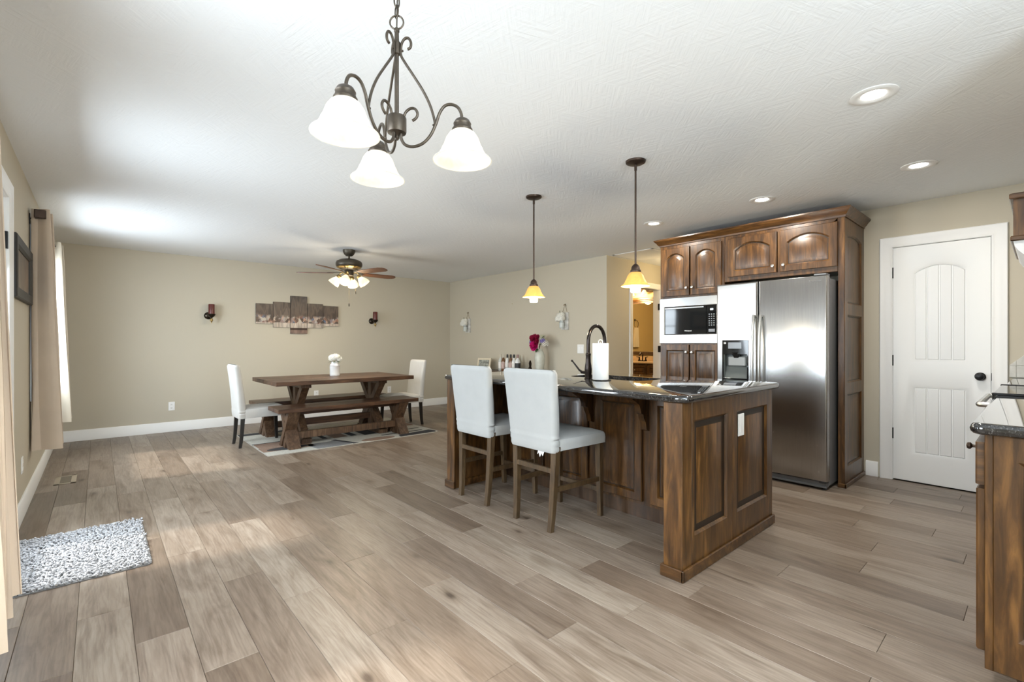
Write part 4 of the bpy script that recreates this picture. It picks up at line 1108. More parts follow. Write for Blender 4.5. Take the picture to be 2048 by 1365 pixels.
for k in range(5):
    a = R(42 + 72 * k); d = LAT * math.cos(a) + FWD * math.sin(a); ang = math.atan2(d.y, d.x)
    m = Matrix.Translation((fx_, fy_, 2.115)) @ Matrix.Rotation(ang, 4, 'Z') @ Matrix.Rotation(R(-11), 4, 'X') 
    b = B(); pts = [(.20, -.048), (.24, -.056), (.58, -.068), (.635, -.05), (.655, -.02), (.655, .02), (.635, .05), (.58, .068), (.24, .056), (.20, .048)]
    b.prism(pts, 'z', -.004, .004); b.xf(m); bl = part('blade', b, M_blade, fan)
    b = B(); b.prism([(.09, -.012), (.16, -.016), (.20, -.04), (.27, -.035), (.23, 0), (.27, .035), (.20, .04), (.16, .016), (.09, .012)], 'z', -.010, -.004); b.xf(Matrix.Translation((0, 0, .012)) @ m); part('blade_bracket', b, M_fan, bl)
for k in range(4):
    a = R(94 + 90 * k); d = LAT * math.cos(a) + FWD * math.sin(a); c = Vector((fx_, fy_, 0))
    b = B(); b.tube(smooth([c + d * .045 + Vector((0, 0, 2.10)), c + d * .085 + Vector((0, 0, 2.125)), c + d * .118 + Vector((0, 0, 2.10)), c + d * .125 + Vector((0, 0, 2.07))], 5), .007, 8); am = part('light_arm', b, M_brass, fan)
    ax = (d * .62 + Vector((0, 0, -.78))).normalized(); q = (-ax).to_track_quat('Z', 'Y').to_matrix(); p = c + d * .122 + Vector((0, 0, 2.075))
    b = B(); b.lathe([(.030, -.028), (.030, .002), (.02, .012), (.006, .016)], p, 16, q); part('socket_cup', b, M_brass, am)
    b = B(); pr = [(.028, -.02), (.036, -.04), (.056, -.075), (.068, -.105), (.072, -.130), (.069, -.130), (.052, -.078), (.030, -.04), (.024, -.02)]
    b.lathe(pr, p, 20, q, False, False); part('shade', b, M_fanshade, fan)
    b = B(); b.lathe([(.010, -.02), (.022, -.05), (.026, -.075), (.018, -.098), (.003, -.106)], p, 12, q); part('bulb', b, M_bulb, fan)
    lp = p + ax * .112; o = lamp('SPOT', 'fan_glow', lp, 12, (1, .84, .60), shadow_soft_size=.03, spot_size=R(155), spot_blend=.6); o.rotation_euler = ax.to_track_quat('-Z', 'Y').to_euler()
lamp('POINT', 'fan_glow', (fx_, fy_, 1.86), 7, (1, .86, .64), shadow_soft_size=.16)
for (dx, z) in ((-.0, 1.70), (.085, 1.86)):
    p = Vector((fx_, fy_, 0)) + LAT * dx - FWD * .0
    b = B(); b.tube([(p.x, p.y, z + .02), (p.x, p.y, 2.085)], .0012, 5); c_ = part('pull_chain', b, M_brass, fan)
    b = B(); b.lathe([(.002, z - .022), (.006, z - .016), (.007, z), (.004, z + .018), (.0015, z + .022)], (p.x, p.y, 0), 10); part('pull_fob', b, M_darkmetal, c_)

# return-air grille in the hall ceiling
vg = thing('return_air_grille', 'white louvred return-air grille in the hall ceiling', 'vent', (5.62, 3.62, H))
b = B(); x0, x1, y0, y1 = 5.30, 5.95, 3.30, 3.92
for q in ((x0, x1, y0, y0 + .03), (x0, x1, y1 - .03, y1), (x0, x0 + .03, y0, y1), (x1 - .03, x1, y0, y1)): b.box(*q, H - .008, H - .0005, .002)
part('frame', b, M_plastic, vg); b = B(); b.box(x0 + .02, x1 - .02, y0 + .02, y1 - .02, H - .0015, H - .0005); part('backing', b, M_slot, vg)
for i in range(22):
    y = y0 + .04 + i * (y1 - y0 - .08) / 21; b = B(); b.obox((x0 + .03, y, H - .006), (x1 - .03, y, H - .006), .018, .0015, (0, .5, 1)); part('louvre', b, M_plastic, vg)

# ================================================================== WALL PIECES
def sconce(x, label):
    y = YF; t = thing('candle_sconce', label, 'sconce', (x, y, 1.6), 'candle sconces beside the canvas print')
    b = B(); b.lathe([(.052, 0), (.050, .006), (.042, .012), (.038, .010), (.028, .016), (.01, .022)], (x - .012, y, 1.590), 22, Matrix.Rotation(PI / 2, 3, 'X')); part('wall_plate', b, M_darkmetal, t)
    cx, cy = x + .012, y - .10
    b = B(); b.tube(smooth([(x - .012, y - .015, 1.590), (x - .005, y - .05, 1.575), (cx, cy, 1.575)], 5), .007, 8); part('arm', b, M_darkmetal, t)
    b = B(); b.lathe([(.004, 1.555), (.012, 1.56), (.028, 1.572), (.042, 1.590), (.048, 1.605), (.050, 1.613), (.044, 1.613), (.03, 1.603)], (cx, cy, 0), 22); part('cup', b, M_darkmetal, t)
    b = B(); b.lathe([(.002, 1.482), (.006, 1.486), (.006, 1.496), (.004, 1.500), (.012, 1.506), (.019, 1.52), (.019, 1.532), (.010, 1.550), (.005, 1.556)], (cx, cy, 0), 16); part('finial', b, M_brass, t)
    b = B(); b.lathe([(.038, 1.604), (.0385, 1.61), (.0385, 1.745), (.036, 1.749), (.008, 1.747)], (cx, cy, 0), 24); cd = part('candle', b, M_candle, t)
sconce(1.180, 'burgundy candle sconce on the wall above the table end nearest the window')
sconce(3.622, 'burgundy candle sconce on the wall under the fan, on the corner side of the print')

# five-piece canvas: muted generic print (dark upper wall, mottled band, pale strip)
n = N('canvas_print'); geo = n.n('NewGeometry'); sx = n.n('SeparateXYZ'); n.l(geo.outputs['Position'], sx.inputs[0])
def st_(z, lo=1.3, hi=2.0): return (z - lo) / (hi - lo)
mr = n.n('MapRange'); mr.inputs['From Min'].default_value = 1.3; mr.inputs['From Max'].default_value = 2.0; n.l(sx.outputs[2], mr.inputs[0])
vrt = n.ramp(mr.outputs[0], [(0, (.20, .15, .13)), (st_(1.405), (.22, .16, .14)), (st_(1.41), (.045, .025, .018)), (st_(1.438), (.045, .025, .018)), (st_(1.446), (.46, .44, .41)), (st_(1.515), (.52, .49, .45)), (st_(1.53), (.10, .075, .06)), (st_(1.62), (.115, .09, .075)), (st_(1.82), (.13, .11, .095)), (st_(1.92), (.10, .09, .085))])
vec = n.n('Mapping'); vec.inputs['Scale'].default_value = (9, 1, 2.2); n.l(geo.outputs['Position'], vec.inputs[0])
arc = n.ramp(n.noise(vec.outputs[0], 1.3, 2, .5), [(.40, (.62, .58, .55)), (.47, (1.35, 1.25, 1.15)), (.56, (.85, .82, .8)), (.62, (1.5, 1.45, 1.4))])
top_ = n.mix(n.mix(vrt, arc, .8, 'MULTIPLY'), (.85, .80, .76), 1.0, 'MULTIPLY')
v2 = n.n('Mapping'); v2.inputs['Scale'].default_value = (17, 1, 13); n.l(geo.outputs['Position'], v2.inputs[0])
vo = n.n('TexVoronoi'); vo.inputs['Scale'].default_value = 1.6; n.l(v2.outputs[0], vo.inputs['Vector'])
sp = n.n('SeparateColor'); n.l(vo.outputs['Color'], sp.inputs[0])
mot = n.ramp(sp.outputs[0], [(0, (.06, .045, .035)), (.2, (.42, .22, .15)), (.36, (.50, .45, .38)), (.5, (.12, .09, .06)), (.62, (.10, .14, .22)), (.74, (.45, .30, .22)), (.86, (.45, .42, .40)), (1, (.18, .06, .04))])
bandm = n.ramp(mr.outputs[0], [(st_(1.512), (0, 0, 0)), (st_(1.522), (1, 1, 1)), (st_(1.60), (1, 1, 1)), (st_(1.645), (0, 0, 0))])
ns = n.ramp(n.noise(v2.outputs[0], .8, 3, .6), [(.40, (0, 0, 0)), (.50, (1, 1, 1))])
mk = n.mix(bandm, ns, 1.0, 'MULTIPLY')
n.set(Base_Color=n.mix(top_, mot, mk), Roughness=.55); M_print = n.m
gw = 'five canvases of the wall print'
for (x0, x1, z0, z1, lab) in ((1.772, 2.004, 1.498, 1.802, 'short canvas of the five-piece wall print, outermost on the window side'), (2.010, 2.254, 1.446, 1.838, 'medium canvas of the wall print, between the tallest canvas and the window-side one'),
                              (2.260, 2.512, 1.350, 1.945, 'tallest middle canvas of the five-piece brown wall print'), (2.518, 2.760, 1.446, 1.838, 'medium canvas of the wall print, between the tallest canvas and the fan-side one'), (2.766, 3.012, 1.480, 1.815, 'short canvas of the five-piece wall print, outermost on the fan side')):
    b = B(); b.box(x0, x1, YF - .030, YF - .002, z0, z1, .002); solo('canvas_print', b, M_print, lab, 'wall art', gw)

# framed picture beside the patio door
pf = thing('framed_picture', 'dark framed brown picture on the wall between patio door and curtain', 'picture', (XL, 4.62, 1.5))
Tp = FX['x+'](XL + .001)
part('frame', panel_frame(Tp, 4.165, 5.075, 1.488, 1.882, .026, [(4.225, 5.015, 1.548, 1.822, 0)], edge=.006, bead=.014), mat('dark_picture_frame', (.010, .009, .008), .5), pf)
b = B(); b.box(XL + .004, XL + .010, 4.232, 5.008, 1.555, 1.815); part('artwork', b, mat('brown_artwork', (.16, .115, .08), .35, var=.55, vscale=5), pf)

def outlet(axis, p, label, w=.07, h=.115):
    t = thing('wall_outlet', label, 'outlet', p, 'white wall outlets'); x, y, z = p
    if axis == 'y-':
        b = B(); b.box(x - w / 2, x + w / 2, y - .006, y - .0002, z - h / 2, z + h / 2, .002); pl = part('cover_plate', b, M_plastic, t)
        for dz in (-.024, .024):
            b = B(); b.box(x - .017, x + .017, y - .0085, y - .005, z + dz - .015, z + dz + .015, .002); r_ = part('receptacle', b, M_plastic, t)
            b = B()
            for dx in (-.006, .006): b.box(x + dx - .0012, x + dx + .0012, y - .0092, y - .0082, z + dz - .003, z + dz + .007)
            b.box(x - .002, x + .002, y - .0092, y - .0082, z + dz - .010, z + dz - .006); part('slot', b, M_slot, r_)
    else:
        s = 1 if axis == 'x+' else -1
        b = B(); b.box(x + s * .0002, x + s * .006, y - w / 2, y + w / 2, z - h / 2, z + h / 2, .002); pl = part('cover_plate', b, M_plastic, t)
        for dz in (-.024, .024):
            b = B(); b.box(x + s * .005, x + s * .0085, y - .017, y + .017, z + dz - .015, z + dz + .015, .002); part('receptacle', b, M_plastic, t)
    return t
outlet('y-', (.745, YF, .345), 'white wall outlet low on the back wall, left of the table set')
outlet('y-', (2.66, YF, .372), 'white wall outlet on the back wall seen between table and bench')
outlet('y-', (3.95, YF, .362), 'white wall outlet on the back wall just beside the far dining chair')
outlet('x+', (XL, 4.68, .355), 'white wall outlet on the wall below the framed picture')
sw = thing('light_switch', 'white double light switch plate on the wall above the island faucet', 'light switch', (XR, 4.455, 1.115))
b = B(); b.box(XR - .006, XR - .0002, 4.395, 4.515, 1.052, 1.182, .002); part('cover_plate', b, M_plastic, sw)
for y in (4.430, 4.480):
    b = B(); b.prism([(XR - .0055, 1.09), (XR - .0095, 1.092), (XR - .0065, 1.142), (XR - .0055, 1.144)], 'y', y - .015, y + .015); part('rocker', b, M_plastic, sw)
b = B(); b.lathe([(.006, 0), (.006, .004), (.002, .006)], (XR - .001, 5.96, 1.868), 8, Matrix.Rotation(-PI / 2, 3, 'Y')); solo('wall_nail', b, M_brass, 'lone nail in the bare wall between the two jar plaques', 'nail')

M_barn = mat('whitewashed_board', (.58, .57, .54), .8, var=.3, vscale=18); M_twine = mat('jute_twine', (.24, .16, .09), .9); M_jar = mat('clear_jar_glass', (.62, .66, .64), .12, var=.1)
def plaque(yc, label):
    t = thing('jar_plaque', label, 'wall decor', (XR, yc, 1.4), 'flower jar plaques on the wall'); x = XR
    b = B(); b.box(x - .020, x - .002, yc - .075, yc + .075, 1.402, 1.662, .002); part('board', b, M_barn, t)
    b = B(); b.tube([(x - .011, yc - .05, 1.655), (x - .008, yc, 1.785), (x - .011, yc + .05, 1.655)], .0028, 5)
    for k in (-1, 1): b.tube([(x - .012, yc, 1.783), (x - .022, yc + k * .022, 1.778), (x - .014, yc + k * .026, 1.765), (x - .010, yc + .004 * k, 1.78)], .0024, 5)
    part('twine', b, M_twine, t)
    b = B(); b.lathe([(.006, 0), (.006, .006), (.003, .009)], (x - .002, yc, 1.786), 8, Matrix.Rotation(-PI / 2, 3, 'Y')); part('nail', b, M_darkmetal, t)
    jx = x - .068
    b = B(); b.lathe([(.026, 1.425), (.033, 1.430), (.036, 1.44), (.036, 1.505), (.028, 1.522), (.027, 1.54), (.024, 1.54), (.025, 1.522)], (jx, yc + .012, 0), 18); part('jar', b, M_jar, t)
    b = B(); b.tube([(jx + math.cos(a) * .031, yc + .012 + math.sin(a) * .031, 1.516) for a in [2 * PI * i / 14 for i in range(15)]], .0025, 5, False); b.tube([(x - .02, yc, 1.52), (x - .04, yc + .01, 1.516)], .003, 5); part('clamp', b, M_darkmetal, t)
    for (dx, dy, dz, r) in ((-.02, .045, .055, .052), (-.015, -.010, .062, .048), (-.02, .02, .100, .046), (.01, .0, .115, .036)):
        part('bloom', florets(B(), (jx + dx, yc + dy + .01, 1.54 + dz - .03), r, 80, .016), M_petal, t)
    b = B(); b.tube(smooth([(jx, yc, 1.55), (jx - .01, yc + .03, 1.62), (jx - .005, yc + .048, 1.665), (jx - .0, yc + .05, 1.69)], 4), .004, 6); leaf(b, (jx, yc + .03, 1.62), (-.2, -.4, .6), .05, .02); part('stem', b, M_leaf, t)
plaque(4.755, 'whitewashed jar plaque with white flowers on the wall above the faucet')
plaque(7.215, 'whitewashed jar plaque with white flowers on the wall near the room corner')

# ================================================================== CONSOLE AND WHAT STANDS ON IT
ct = thing('console_table', 'dark narrow console table against the wall behind the island', 'console table', (5.06, 5.5, 0))
b = B(); b.box(4.86, XR - .02, 4.70, 6.75, .715, .742, .003); part('top', b, M_table, ct)
b = B(); b.box(4.90, XR - .05, 4.76, 6.69, .62, .715, .002); part('apron', b, M_table, ct)
for x in (4.91, 5.19):
    for y in (4.77, 6.68): b = B(); b.box(x - .022, x + .022, y - .022, y + .022, 0, .64, .002); part('leg', b, M_table_z, ct)
b = B(); b.box(4.90, 5.20, 4.78, 6.67, .16, .18, .002); part('shelf', b, M_table, ct)
ZT = .7422
def bottle(y, label, glass, lab, cap, r=.037, h=.275, x=5.06, shoulder=.62):
    t = thing('bottle', label, 'bottle', (x, y, ZT), 'bottles on the console table')
    b = B(); b.lathe([(r * .9, 0), (r, .006), (r, h * shoulder * .9), (r * .92, h * shoulder), (r * .5, h * (shoulder + .13)), (r * .36, h * (shoulder + .18)), (r * .36, h * .93), (r * .1, h * .935)], (x, y, ZT), 20); part('glass_body', b, glass, t)
    b = B(); b.lathe([(r * 1.012, h * .14), (r * 1.018, h * .15), (r * 1.018, h * .50), (r * 1.012, h * .51)], (x, y, ZT), 20, None, False, False); part('paper_label', b, lab, t)
    b = B(); b.lathe([(r * .42, h * .80), (r * .43, h * .81), (r * .42, h * .985), (r * .3, h)], (x, y, ZT), 14); part('cap', b, cap, t)
g_clear = mat('pale_bottle_glass', (.55, .57, .54), .1, var=.1); g_dark = mat('dark_bottle_glass', (.03, .028, .02), .08); g_brown = mat('brown_bottle_glass', (.16, .075, .035), .1); g_white = mat('milky_bottle_glass', (.70, .70, .68), .15)
l_w = mat('white_label_paper', (.74, .72, .68), .6, var=.08, vscale=40); l_k = mat('black_label_paper', (.03, .03, .03), .5); l_r = mat('pinkish_label_paper', (.50, .36, .32), .6, var=.2, vscale=40)
c_k = mat('black_cap', (.015, .014, .014), .3); c_s = mat('cream_cap', (.55, .50, .42), .4); c_p = mat('rose_cap', (.36, .22, .2), .35)
bottle(6.03, 'pale glass bottle with dark square label at the frame end of the row', g_clear, l_w, c_s)
bottle(5.955, 'brown bottle with pink label and pale cap, second from the photo frame', g_brown, l_r, c_s)
bottle(5.855, 'white bottle with black cap, first black-capped one from the photo frame', g_white, l_w, c_k)
bottle(5.770, 'brown bottle with black cap between two white black-capped bottles', g_brown, l_r, c_k)
bottle(5.690, 'white bottle with black cap, last black-capped one before the rose-capped bottle', g_white, l_w, c_k)
bottle(5.600, 'black-labelled white bottle with rose cap at the vase end of the row', g_white, l_k, c_p, r=.045)
pf2 = thing('photo_frame', 'small cream photo frame leaning on the console table', 'photo frame', (5.08, 6.47, ZT))
Tn = FX['x-'](0)
mm = Matrix.Translation((5.04, 6.47, ZT + .003)) @ Matrix.Rotation(R(18), 4, 'Z') @ Matrix.Rotation(R(14), 4, 'Y')
b = panel_frame(Tn, -.14, .14, 0, .20, .018, [(-.108, .108, .032, .168, 0)], bead=.004); b.xf(mm); part('frame', b, mat('cream_frame', (.66, .58, .44), .45), pf2)
b = B(); b.box(-.008, -.004, -.11, .11, .03, .17); b.xf(mm); part('photograph', b, mat('grey_photograph', (.26, .27, .24), .3, var=.8, vscale=22), pf2)
vs = thing('flower_vase', 'tall pale ceramic vase on the console table behind the near stool', 'vase', (5.06, 5.10, ZT))
b = B(); b.lathe([(.050, 0), (.055, .005), (.066, .08), (.076, .18), (.077, .24), (.070, .30), (.052, .335), (.040, .345), (.040, .365), (.044, .372), (.040, .372), (.034, .36), (.034, .34)], (5.06, 5.10, ZT), 30); part('body', b, mat('pale_celadon_ceramic', (.56, .57, .50), .22, var=.08, vscale=14), vs)
fb2 = thing('flower_bouquet', 'magenta and purple flower bouquet in the pale ceramic vase', 'flowers', (5.06, 5.10, 1.10))
def rose(b, c, r, axis, rg):
    q = Vector(axis).normalized().to_track_quat('Z', 'Y').to_matrix(); c = Vector(c)
    for L_, (np_, rr, tilt) in enumerate(((3, .35, .15), (5, .62, .55), (6, .85, .95), (7, 1.0, 1.3))):
        for i in range(np_):
            a = 2 * PI * i / np_ + L_ * .5 + rg.uniform(-.15, .15); P = []
            for u in range(4):
                for w in range(-1, 2):
                    t = u / 3; rad = r * rr * (.18 + .82 * t ** .8); wd = r * .62 * math.sin(PI * (.18 + .72 * t)) * (w)
                    h_ = r * (1.0 - .25 * L_) * t * math.cos(tilt * t) + (.1 * r if w == 0 else .16 * r) * t
                    aa = a; P.append(q @ Vector((rad * math.cos(aa) - wd * math.sin(aa), rad * math.sin(aa) + wd * math.cos(aa), h_)) + c)
            b.faces_from(P, [(u * 3 + w, u * 3 + w + 1, (u + 1) * 3 + w + 1, (u + 1) * 3 + w) for u in range(3) for w in range(2)])
    return b
rg = random.Random(5)
M_mag = mat('magenta_petal', (.55, .008, .16), .6, var=.3, vscale=40); M_crim = mat('crimson_petal', (.30, .008, .05), .6, var=.3, vscale=40); M_purp = mat('lavender_petal', (.20, .15, .42), .7); M_pale = mat('pale_green_filler', (.46, .48, .32), .8)
for (dy, dz, r, m) in ((.02, .185, .088, M_mag), (.035, .295, .078, M_crim), (-.03, .31, .055, M_crim), (-.02, .24, .055, M_crim)):
    part('rose', rose(B(), (4.99, 5.10 + dy, 1.0 + dz - .03), r, (-1, .15, .35), rg), m, fb2)
for (dx, dy, dz) in ((-.02, .105, .215), (0, -.105, .235), (-.01, .09, .245)):
    part('lavender_sprig', florets(B(), (5.02 + dx, 5.10 + dy, 1.0 + dz), 0.040, 60, .013), M_purp, fb2)
part('filler_sprig', florets(B(), (5.03, 5.02, 1.275), .055, 70, .010), M_pale, fb2); part('filler_sprig', florets(B(), (5.04, 4.965, 1.19), .055, 60, .010), M_petal, fb2)
for (p, d, l, w) in (((5.0, 5.07, 1.15), (-.3, .35, -.7), .10, .05), ((5.0, 5.06, 1.18), (-.3, -.75, .1), .11, .055), ((5.0, 5.14, 1.27), (-.3, .9, .2), .10, .035), ((5.0, 5.09, 1.13), (-.5, -.2, -.6), .09, .05), ((5.03, 5.03, 1.27), (-.2, -.8, .5), .09, .04), ((5.0, 5.1, 1.3), (-.3, .6, .6), .08, .03)):
    part('leaf', leaf(B(), p, d, l, w), M_leaf, fb2)
for k in range(7):
    b = B(); b.tube(smooth([(5.06, 5.10, 1.07), (5.05, 5.10 - .02 * k / 6, 1.16), (5.05, 5.06 - .10 * rg.random() - .02, 1.20 + .12 * rg.random())], 4), .0016, 5); part('stem', b, M_leaf, fb2)
b = B(); b.prism([(-.03, 0), (.03, 0), (.034, .06), (.012, .10), (.020, .15), (.0, .19), (-.016, .14), (-.008, .09), (-.032, .05)], 'x', -.014, .014); b.xf(Matrix.Translation((5.02, 5.265, ZT)))
solo('metal_figurine', b, M_darkmetal, 'small dark metal figurine on the console beside the ceramic vase', 'figurine')

# ================================================================== CURTAINS, ROD, SHAG MAT, FLOOR REGISTER
def curtain(y0, y1, folds, xc, amp_t, amp_b, zt, zb, label, m, ph=0, bulge=0, rings=True):
    t = thing('curtain', label, 'curtain', (xc, (y0 + y1) / 2, zb), 'window curtains on the window wall')
    b = B(); rows = []; n = folds * 14
    for j in range(15):
        q = j / 14; z = zt + (zb - zt) * q; amp = amp_t + (amp_b - amp_t) * q ** .8; f, bk = [], []
        for i in range(n + 1):
            s = i / n; a = ph + s * folds * 2 * PI
            x = xc + bulge * q + amp * math.sin(a + .35 * math.sin(q * 3 + s * 5)) + .006 * math.sin(a * 2.3 + q * 4)
            y = y0 + (y1 - y0) * s + .018 * math.sin(a * 2) + .03 * q * math.sin(s * 7 + 1)
            x = max(x, XL + .012)
            f.append((x, y, z)); bk.append((x + .003, y + .0015, z))
        rows.append(f + bk[::-1])
    b.loft(rows, False, False); m_ = 2 * (n + 1)
    b.bm.verts.ensure_lookup_table()
    for base in (0, 14 * m_):          # close the heading and the hem strip by strip
        for i in range(n):
            b.bm.faces.new([b.bm.verts[base + k] for k in (i, i + 1, m_ - 2 - i, m_ - 1 - i)])
    part('cloth', b, m, t, ang=60)
    if rings:
        for i in range(folds * 2):
            s = (i + .5) / (folds * 2); y = y0 + (y1 - y0) * s
            b = B(); b.tube([(xc + .0, y + .002 * 0 + .021 * math.cos(a) * .35, zt - .045 + .021 * math.sin(a)) if False else (xc + .022 * math.cos(a), y, zt - .045 + .022 * math.sin(a)) for a in [2 * PI * k / 14 for k in range(15)]], .004, 6, False); part('grommet', b, M_bronze, t)
    return t
curtain(5.10, 5.34, 3, -.333, .050, .085, 2.235, .37, 'tan curtain panel beside the framed picture', M_curtain, PI * .5, .03)
curtain(6.66, 6.98, 3, -.333, .045, .085, 2.235, .382, 'curtain panel near the back wall, window light put into its paler colour', M_curtain_lit, PI * .5, .03)
curtain(1.86, 2.26, 3, -.305, .050, .098, 2.235, .35, 'tan curtain panel cut by the picture edge, nearest the patio door', M_curtain, PI * .5, .012)
def rod(y0, y1, label):
    t = thing('curtain_rod', label, 'curtain rod', (-.335, (y0 + y1) / 2, 2.19)); x, z = -.335, 2.19
    b = B(); b.tube([(x, y0, z), (x, y1, z)], .0095, 12); part('pole', b, M_bronze, t)
    for y, s in ((y0, -1), (y1, 1)):
        b = B(); b.box(x - .033, x + .033, y + min(0, s * .06), y + max(0, s * .06), z - .033, z + .033, .004); part('finial', b, M_bronze, t)
    for y in (y0 + .03, y1 - .03):
        b = B(); b.tube([(XL + .001, y, z - .028), (x - .004, y, z - .028), (x, y, z - .008)], .005, 6); b.box(XL + .0005, XL + .006, y - .012, y + .012, z - .07, z + .01, .001); part('bracket', b, M_blackmetal, t)
rod(5.13, 7.05, 'bronze curtain rod with square finials over the window by the picture')
rod(.45, 2.30, 'bronze curtain rod over the window before the patio door')

# shag mat in front of the patio door: twisted tufts over a woven base
mt = thing('shag_bath_mat', 'grey shag chenille mat on the floor by the patio door', 'mat', (-.06, 3.62, 0))
MX0, MX1, MY0, MY1 = -.388, .22, 3.20, 4.055
b = B(); b.prism(rrect(MX0, MX1, MY0, MY1, .03, 4), 'z', .0006, .006); part('backing', b, mat('mat_backing', (.16, .16, .16), .95), mt)
vs_, fs_ = [], []; rg = random.Random(9); st = .0115
nx, ny = int((MX1 - MX0) / st), int((MY1 - MY0) / st)
for i in range(nx):
    for j in range(ny):
        x = MX0 + .006 + (i + rg.uniform(.0, 1)) * st; y = MY0 + .006 + (j + rg.uniform(0, 1)) * st
        a = rg.gauss(-2.2, .75); l = rg.uniform(.016, .028); r_ = rg.uniform(.0042, .0056); dx, dy = math.cos(a), math.sin(a)
        el = rg.uniform(.35, .9); h_ = l * el; w = l * math.sqrt(1 - el * el); base = len(vs_)
        ax = Vector((dx * w, dy * w, h_)).normalized(); u = ax.cross(Vector((-dy, dx, .2))).normalized(); v_ = ax.cross(u)
        o = Vector((x, y, .005))
        for t, k in ((0, .8), (.45, 1.0), (.85, .8), (1.0, .35)):
            p = o + Vector((dx * w * t, dy * w * t, h_ * math.sin(t * PI * .5)))
            for q in range(5): vs_.append(p + (u * math.cos(q * 2 * PI / 5) + v_ * math.sin(q * 2 * PI / 5)) * r_ * k)
        for rr in range(3):
            for q in range(5): fs_.append((base + rr * 5 + q, base + rr * 5 + (q + 1) % 5, base + rr * 5 + 5 + (q + 1) % 5, base + rr * 5 + 5 + q))
        fs_.append(tuple(base + 15 + q for q in range(5)))
me = bpy.data.meshes.new('tufted_pile'); off = ORG[mt]; me.from_pydata([v - off for v in vs_], [], fs_)
M_tuft = mat('grey_chenille', (.37, .37, .38), .95, var=.25, vscale=55); me.materials.append(M_tuft); me.polygons.foreach_set('use_smooth', [True] * len(me.polygons))
o = bpy.data.objects.new('tufted_pile', me); C.objects.link(o); o.parent = mt; o['kind'] = 'stuff'

rv = thing('floor_register', 'brown metal floor vent register set in the planks near the wall', 'vent', (-.21, 5.66, 0))
b = B(); x0, x1, y0, y1 = -.285, -.145, 5.51, 5.83
for q in ((x0, x1, y0, y0 + .02), (x0, x1, y1 - .02, y1), (x0, x0 + .035, y0, y1), (x1 - .035, x1, y0, y1)): b.box(*q, .0006, .005, .001)
part('frame', b, mat('brown_register_metal', (.27, .22, .155), .45), rv); b = B(); b.box(x0 + .03, x1 - .03, y0 + .015, y1 - .015, .0006, .0016); part('opening', b, M_slot, rv)
for i in range(14):
    y = y0 + .03 + i * .02; b = B(); b.box(x0 + .033, x1 - .033, y, y + .004, .001, .0045); part('fin', b, MATS['brown_register_metal'], rv)

# ================================================================== BATHROOM SEEN THROUGH THE DOOR
vn = thing('bathroom_vanity', 'dark wooden vanity with pale top in the lit bathroom', 'vanity', (8.3, 5.5, 0))
b = B(); b.box(8.06, 8.54, 4.6, 6.7, .09, .80); part('body', b, M_alder, vn)
b = B(); b.box(8.12, 8.54, 4.62, 6.68, 0, .09); part('toe_kick', b, M_alder_dark, vn)
for k in range(4):
    a1 = -(4.64 + k * .52); cab_door(vn, ('x-', 8.06), a1 - .48, a1, .58, .76, 0, stile=.035, rail=.035, name='drawer', knob=(a1 - .24, .67), bev=.02); cab_door(vn, ('x-', 8.06), a1 - .48, a1, .13, .56, 0, knob=(a1 - .44, .5))
b = B(); b.box(8.03, 8.545, 4.58, 6.72, .80, .835, .006); b.box(8.52, 8.548, 4.58, 6.72, .835, .93, .003); part('vanity_top', b, mat('tan_vanity_top', (.52, .38, .24), .25), vn)
bf = thing('bathroom_faucet', 'dark bronze two-handle faucet on the bathroom vanity', 'faucet', (8.33, 5.42, .835))
b = B(); b.box(8.30, 8.36, 5.33, 5.51, .8355, .85, .004); part('base', b, M_faucet, bf)
b = B(); b.tube(smooth([(8.33, 5.42, .845), (8.33, 5.42, .95), (8.30, 5.42, 1.0), (8.24, 5.42, .99), (8.21, 5.42, .95)], 5), .012, 8); part('spout', b, M_faucet, bf)
for y in (5.345, 5.495):
    b = B(); b.lathe([(.024, .848), (.016, .87), (.012, .90), (.016, .905), (.012, .92)], (8.33, y, 0), 12); b.tube([(8.33, y, .912), (8.31, y + (.06 if y > 5.4 else -.06), .925)], [.009, .006], 8); part('handle', b, M_faucet, bf)
mi = thing('bathroom_mirror', 'wide dark wood framed mirror above the bathroom vanity', 'mirror', (8.54, 5.6, 1.0))
Tq = FX['x-'](8.548)
part('frame', panel_frame(Tq, -6.65, -4.62, .955, 2.13, .028, [(-6.58, -4.69, 1.02, 2.035, 0)], bead=.012), M_alder_dark, mi)
b = B(); b.box(8.528, 8.534, 4.695, 6.575, 1.025, 2.03); part('glass', b, M_mirror, mi)
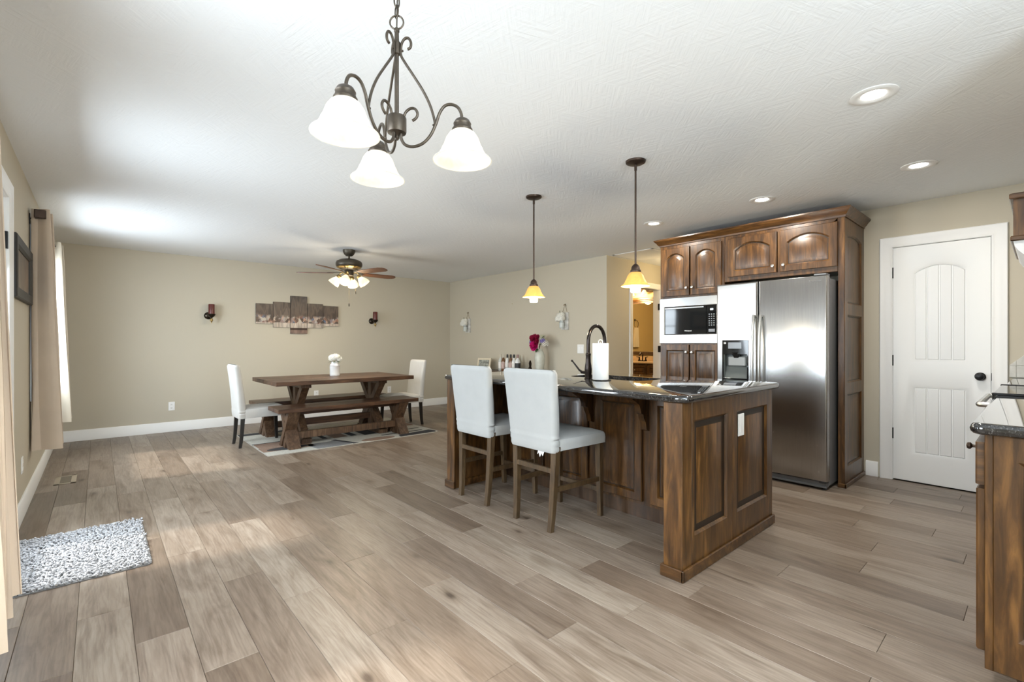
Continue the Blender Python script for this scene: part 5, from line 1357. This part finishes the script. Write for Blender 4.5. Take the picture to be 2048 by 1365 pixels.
b = B(); b.box(8.47, 8.549, 4.60, 6.67, 2.10, 2.15, .008); b.box(8.49, 8.549, 4.62, 6.65, 2.075, 2.10, .004); part('crown', b, M_alder_h, mi)
vl = thing('vanity_light', 'lit bronze vanity light bar with glass shades above the mirror', 'light', (8.5, 5.5, 2.25))
b = B(); b.box(8.50, 8.548, 5.0, 6.2, 2.27, 2.33, .004); part('bar', b, M_bronze, vl)
for k in range(4):
    y = 5.15 + k * .30; b = B(); b.lathe([(.025, 2.30), (.035, 2.28), (.055, 2.24), (.065, 2.20), (.062, 2.20), (.05, 2.24), (.02, 2.29)], (8.44, y, 0), 18, None, False, False); part('shade', b, M_fanshade, vl)
    b = B(); b.tube([(8.50, y, 2.30), (8.44, y, 2.305)], .008, 6); part('arm', b, M_bronze, vl)
lamp('POINT', 'vanity_glow', (8.25, 5.6, 2.15), 26, (1, .70, .34), shadow_soft_size=.12)
lamp('POINT', 'vanity_glow', (7.0, 5.2, 2.2), 14, (1, .72, .38), shadow_soft_size=.12)
tr_ = thing('towel_ring', 'dark bronze towel ring on the golden bathroom wall', 'towel ring', (6.76, 6.9, 1.7))
b = B(); b.lathe([(.03, 0), (.03, .01), (.012, .02), (.012, .04)], (6.80, 6.9, 1.79), 14, Matrix.Rotation(PI / 2, 3, 'X')); part('mount', b, M_bronze, tr_)
b = B(); b.tube([(6.80 + .095 * math.cos(a), 6.855, 1.69 + .095 * math.sin(a)) for a in [2 * PI * i / 24 for i in range(25)]], .006, 6, False); part('ring', b, M_bronze, tr_)
b = B(); rows = []
for j in range(9):
    q = j / 8; z = 1.60 - q * .50; w = .075 + .05 * q ** .6; f = []
    for i in range(13):
        s = i / 12 * 2 - 1; f.append((6.80 + s * w, 6.845 - .012 * math.cos(s * 9) - .008, z))
    rows.append(f + [(x, y + .04, z) for x, y, z in f[::-1]])
b.loft(rows); solo('hand_towel', b, mat('cream_towel', (.72, .64, .48), .95, bump=.3, bscale=200), 'cream hand towel hanging from the bathroom towel ring', 'towel')
lamp('POINT', 'hall_glow', (6.3, 3.30, 2.2), 8, (1, .74, .38), shadow_soft_size=.12)
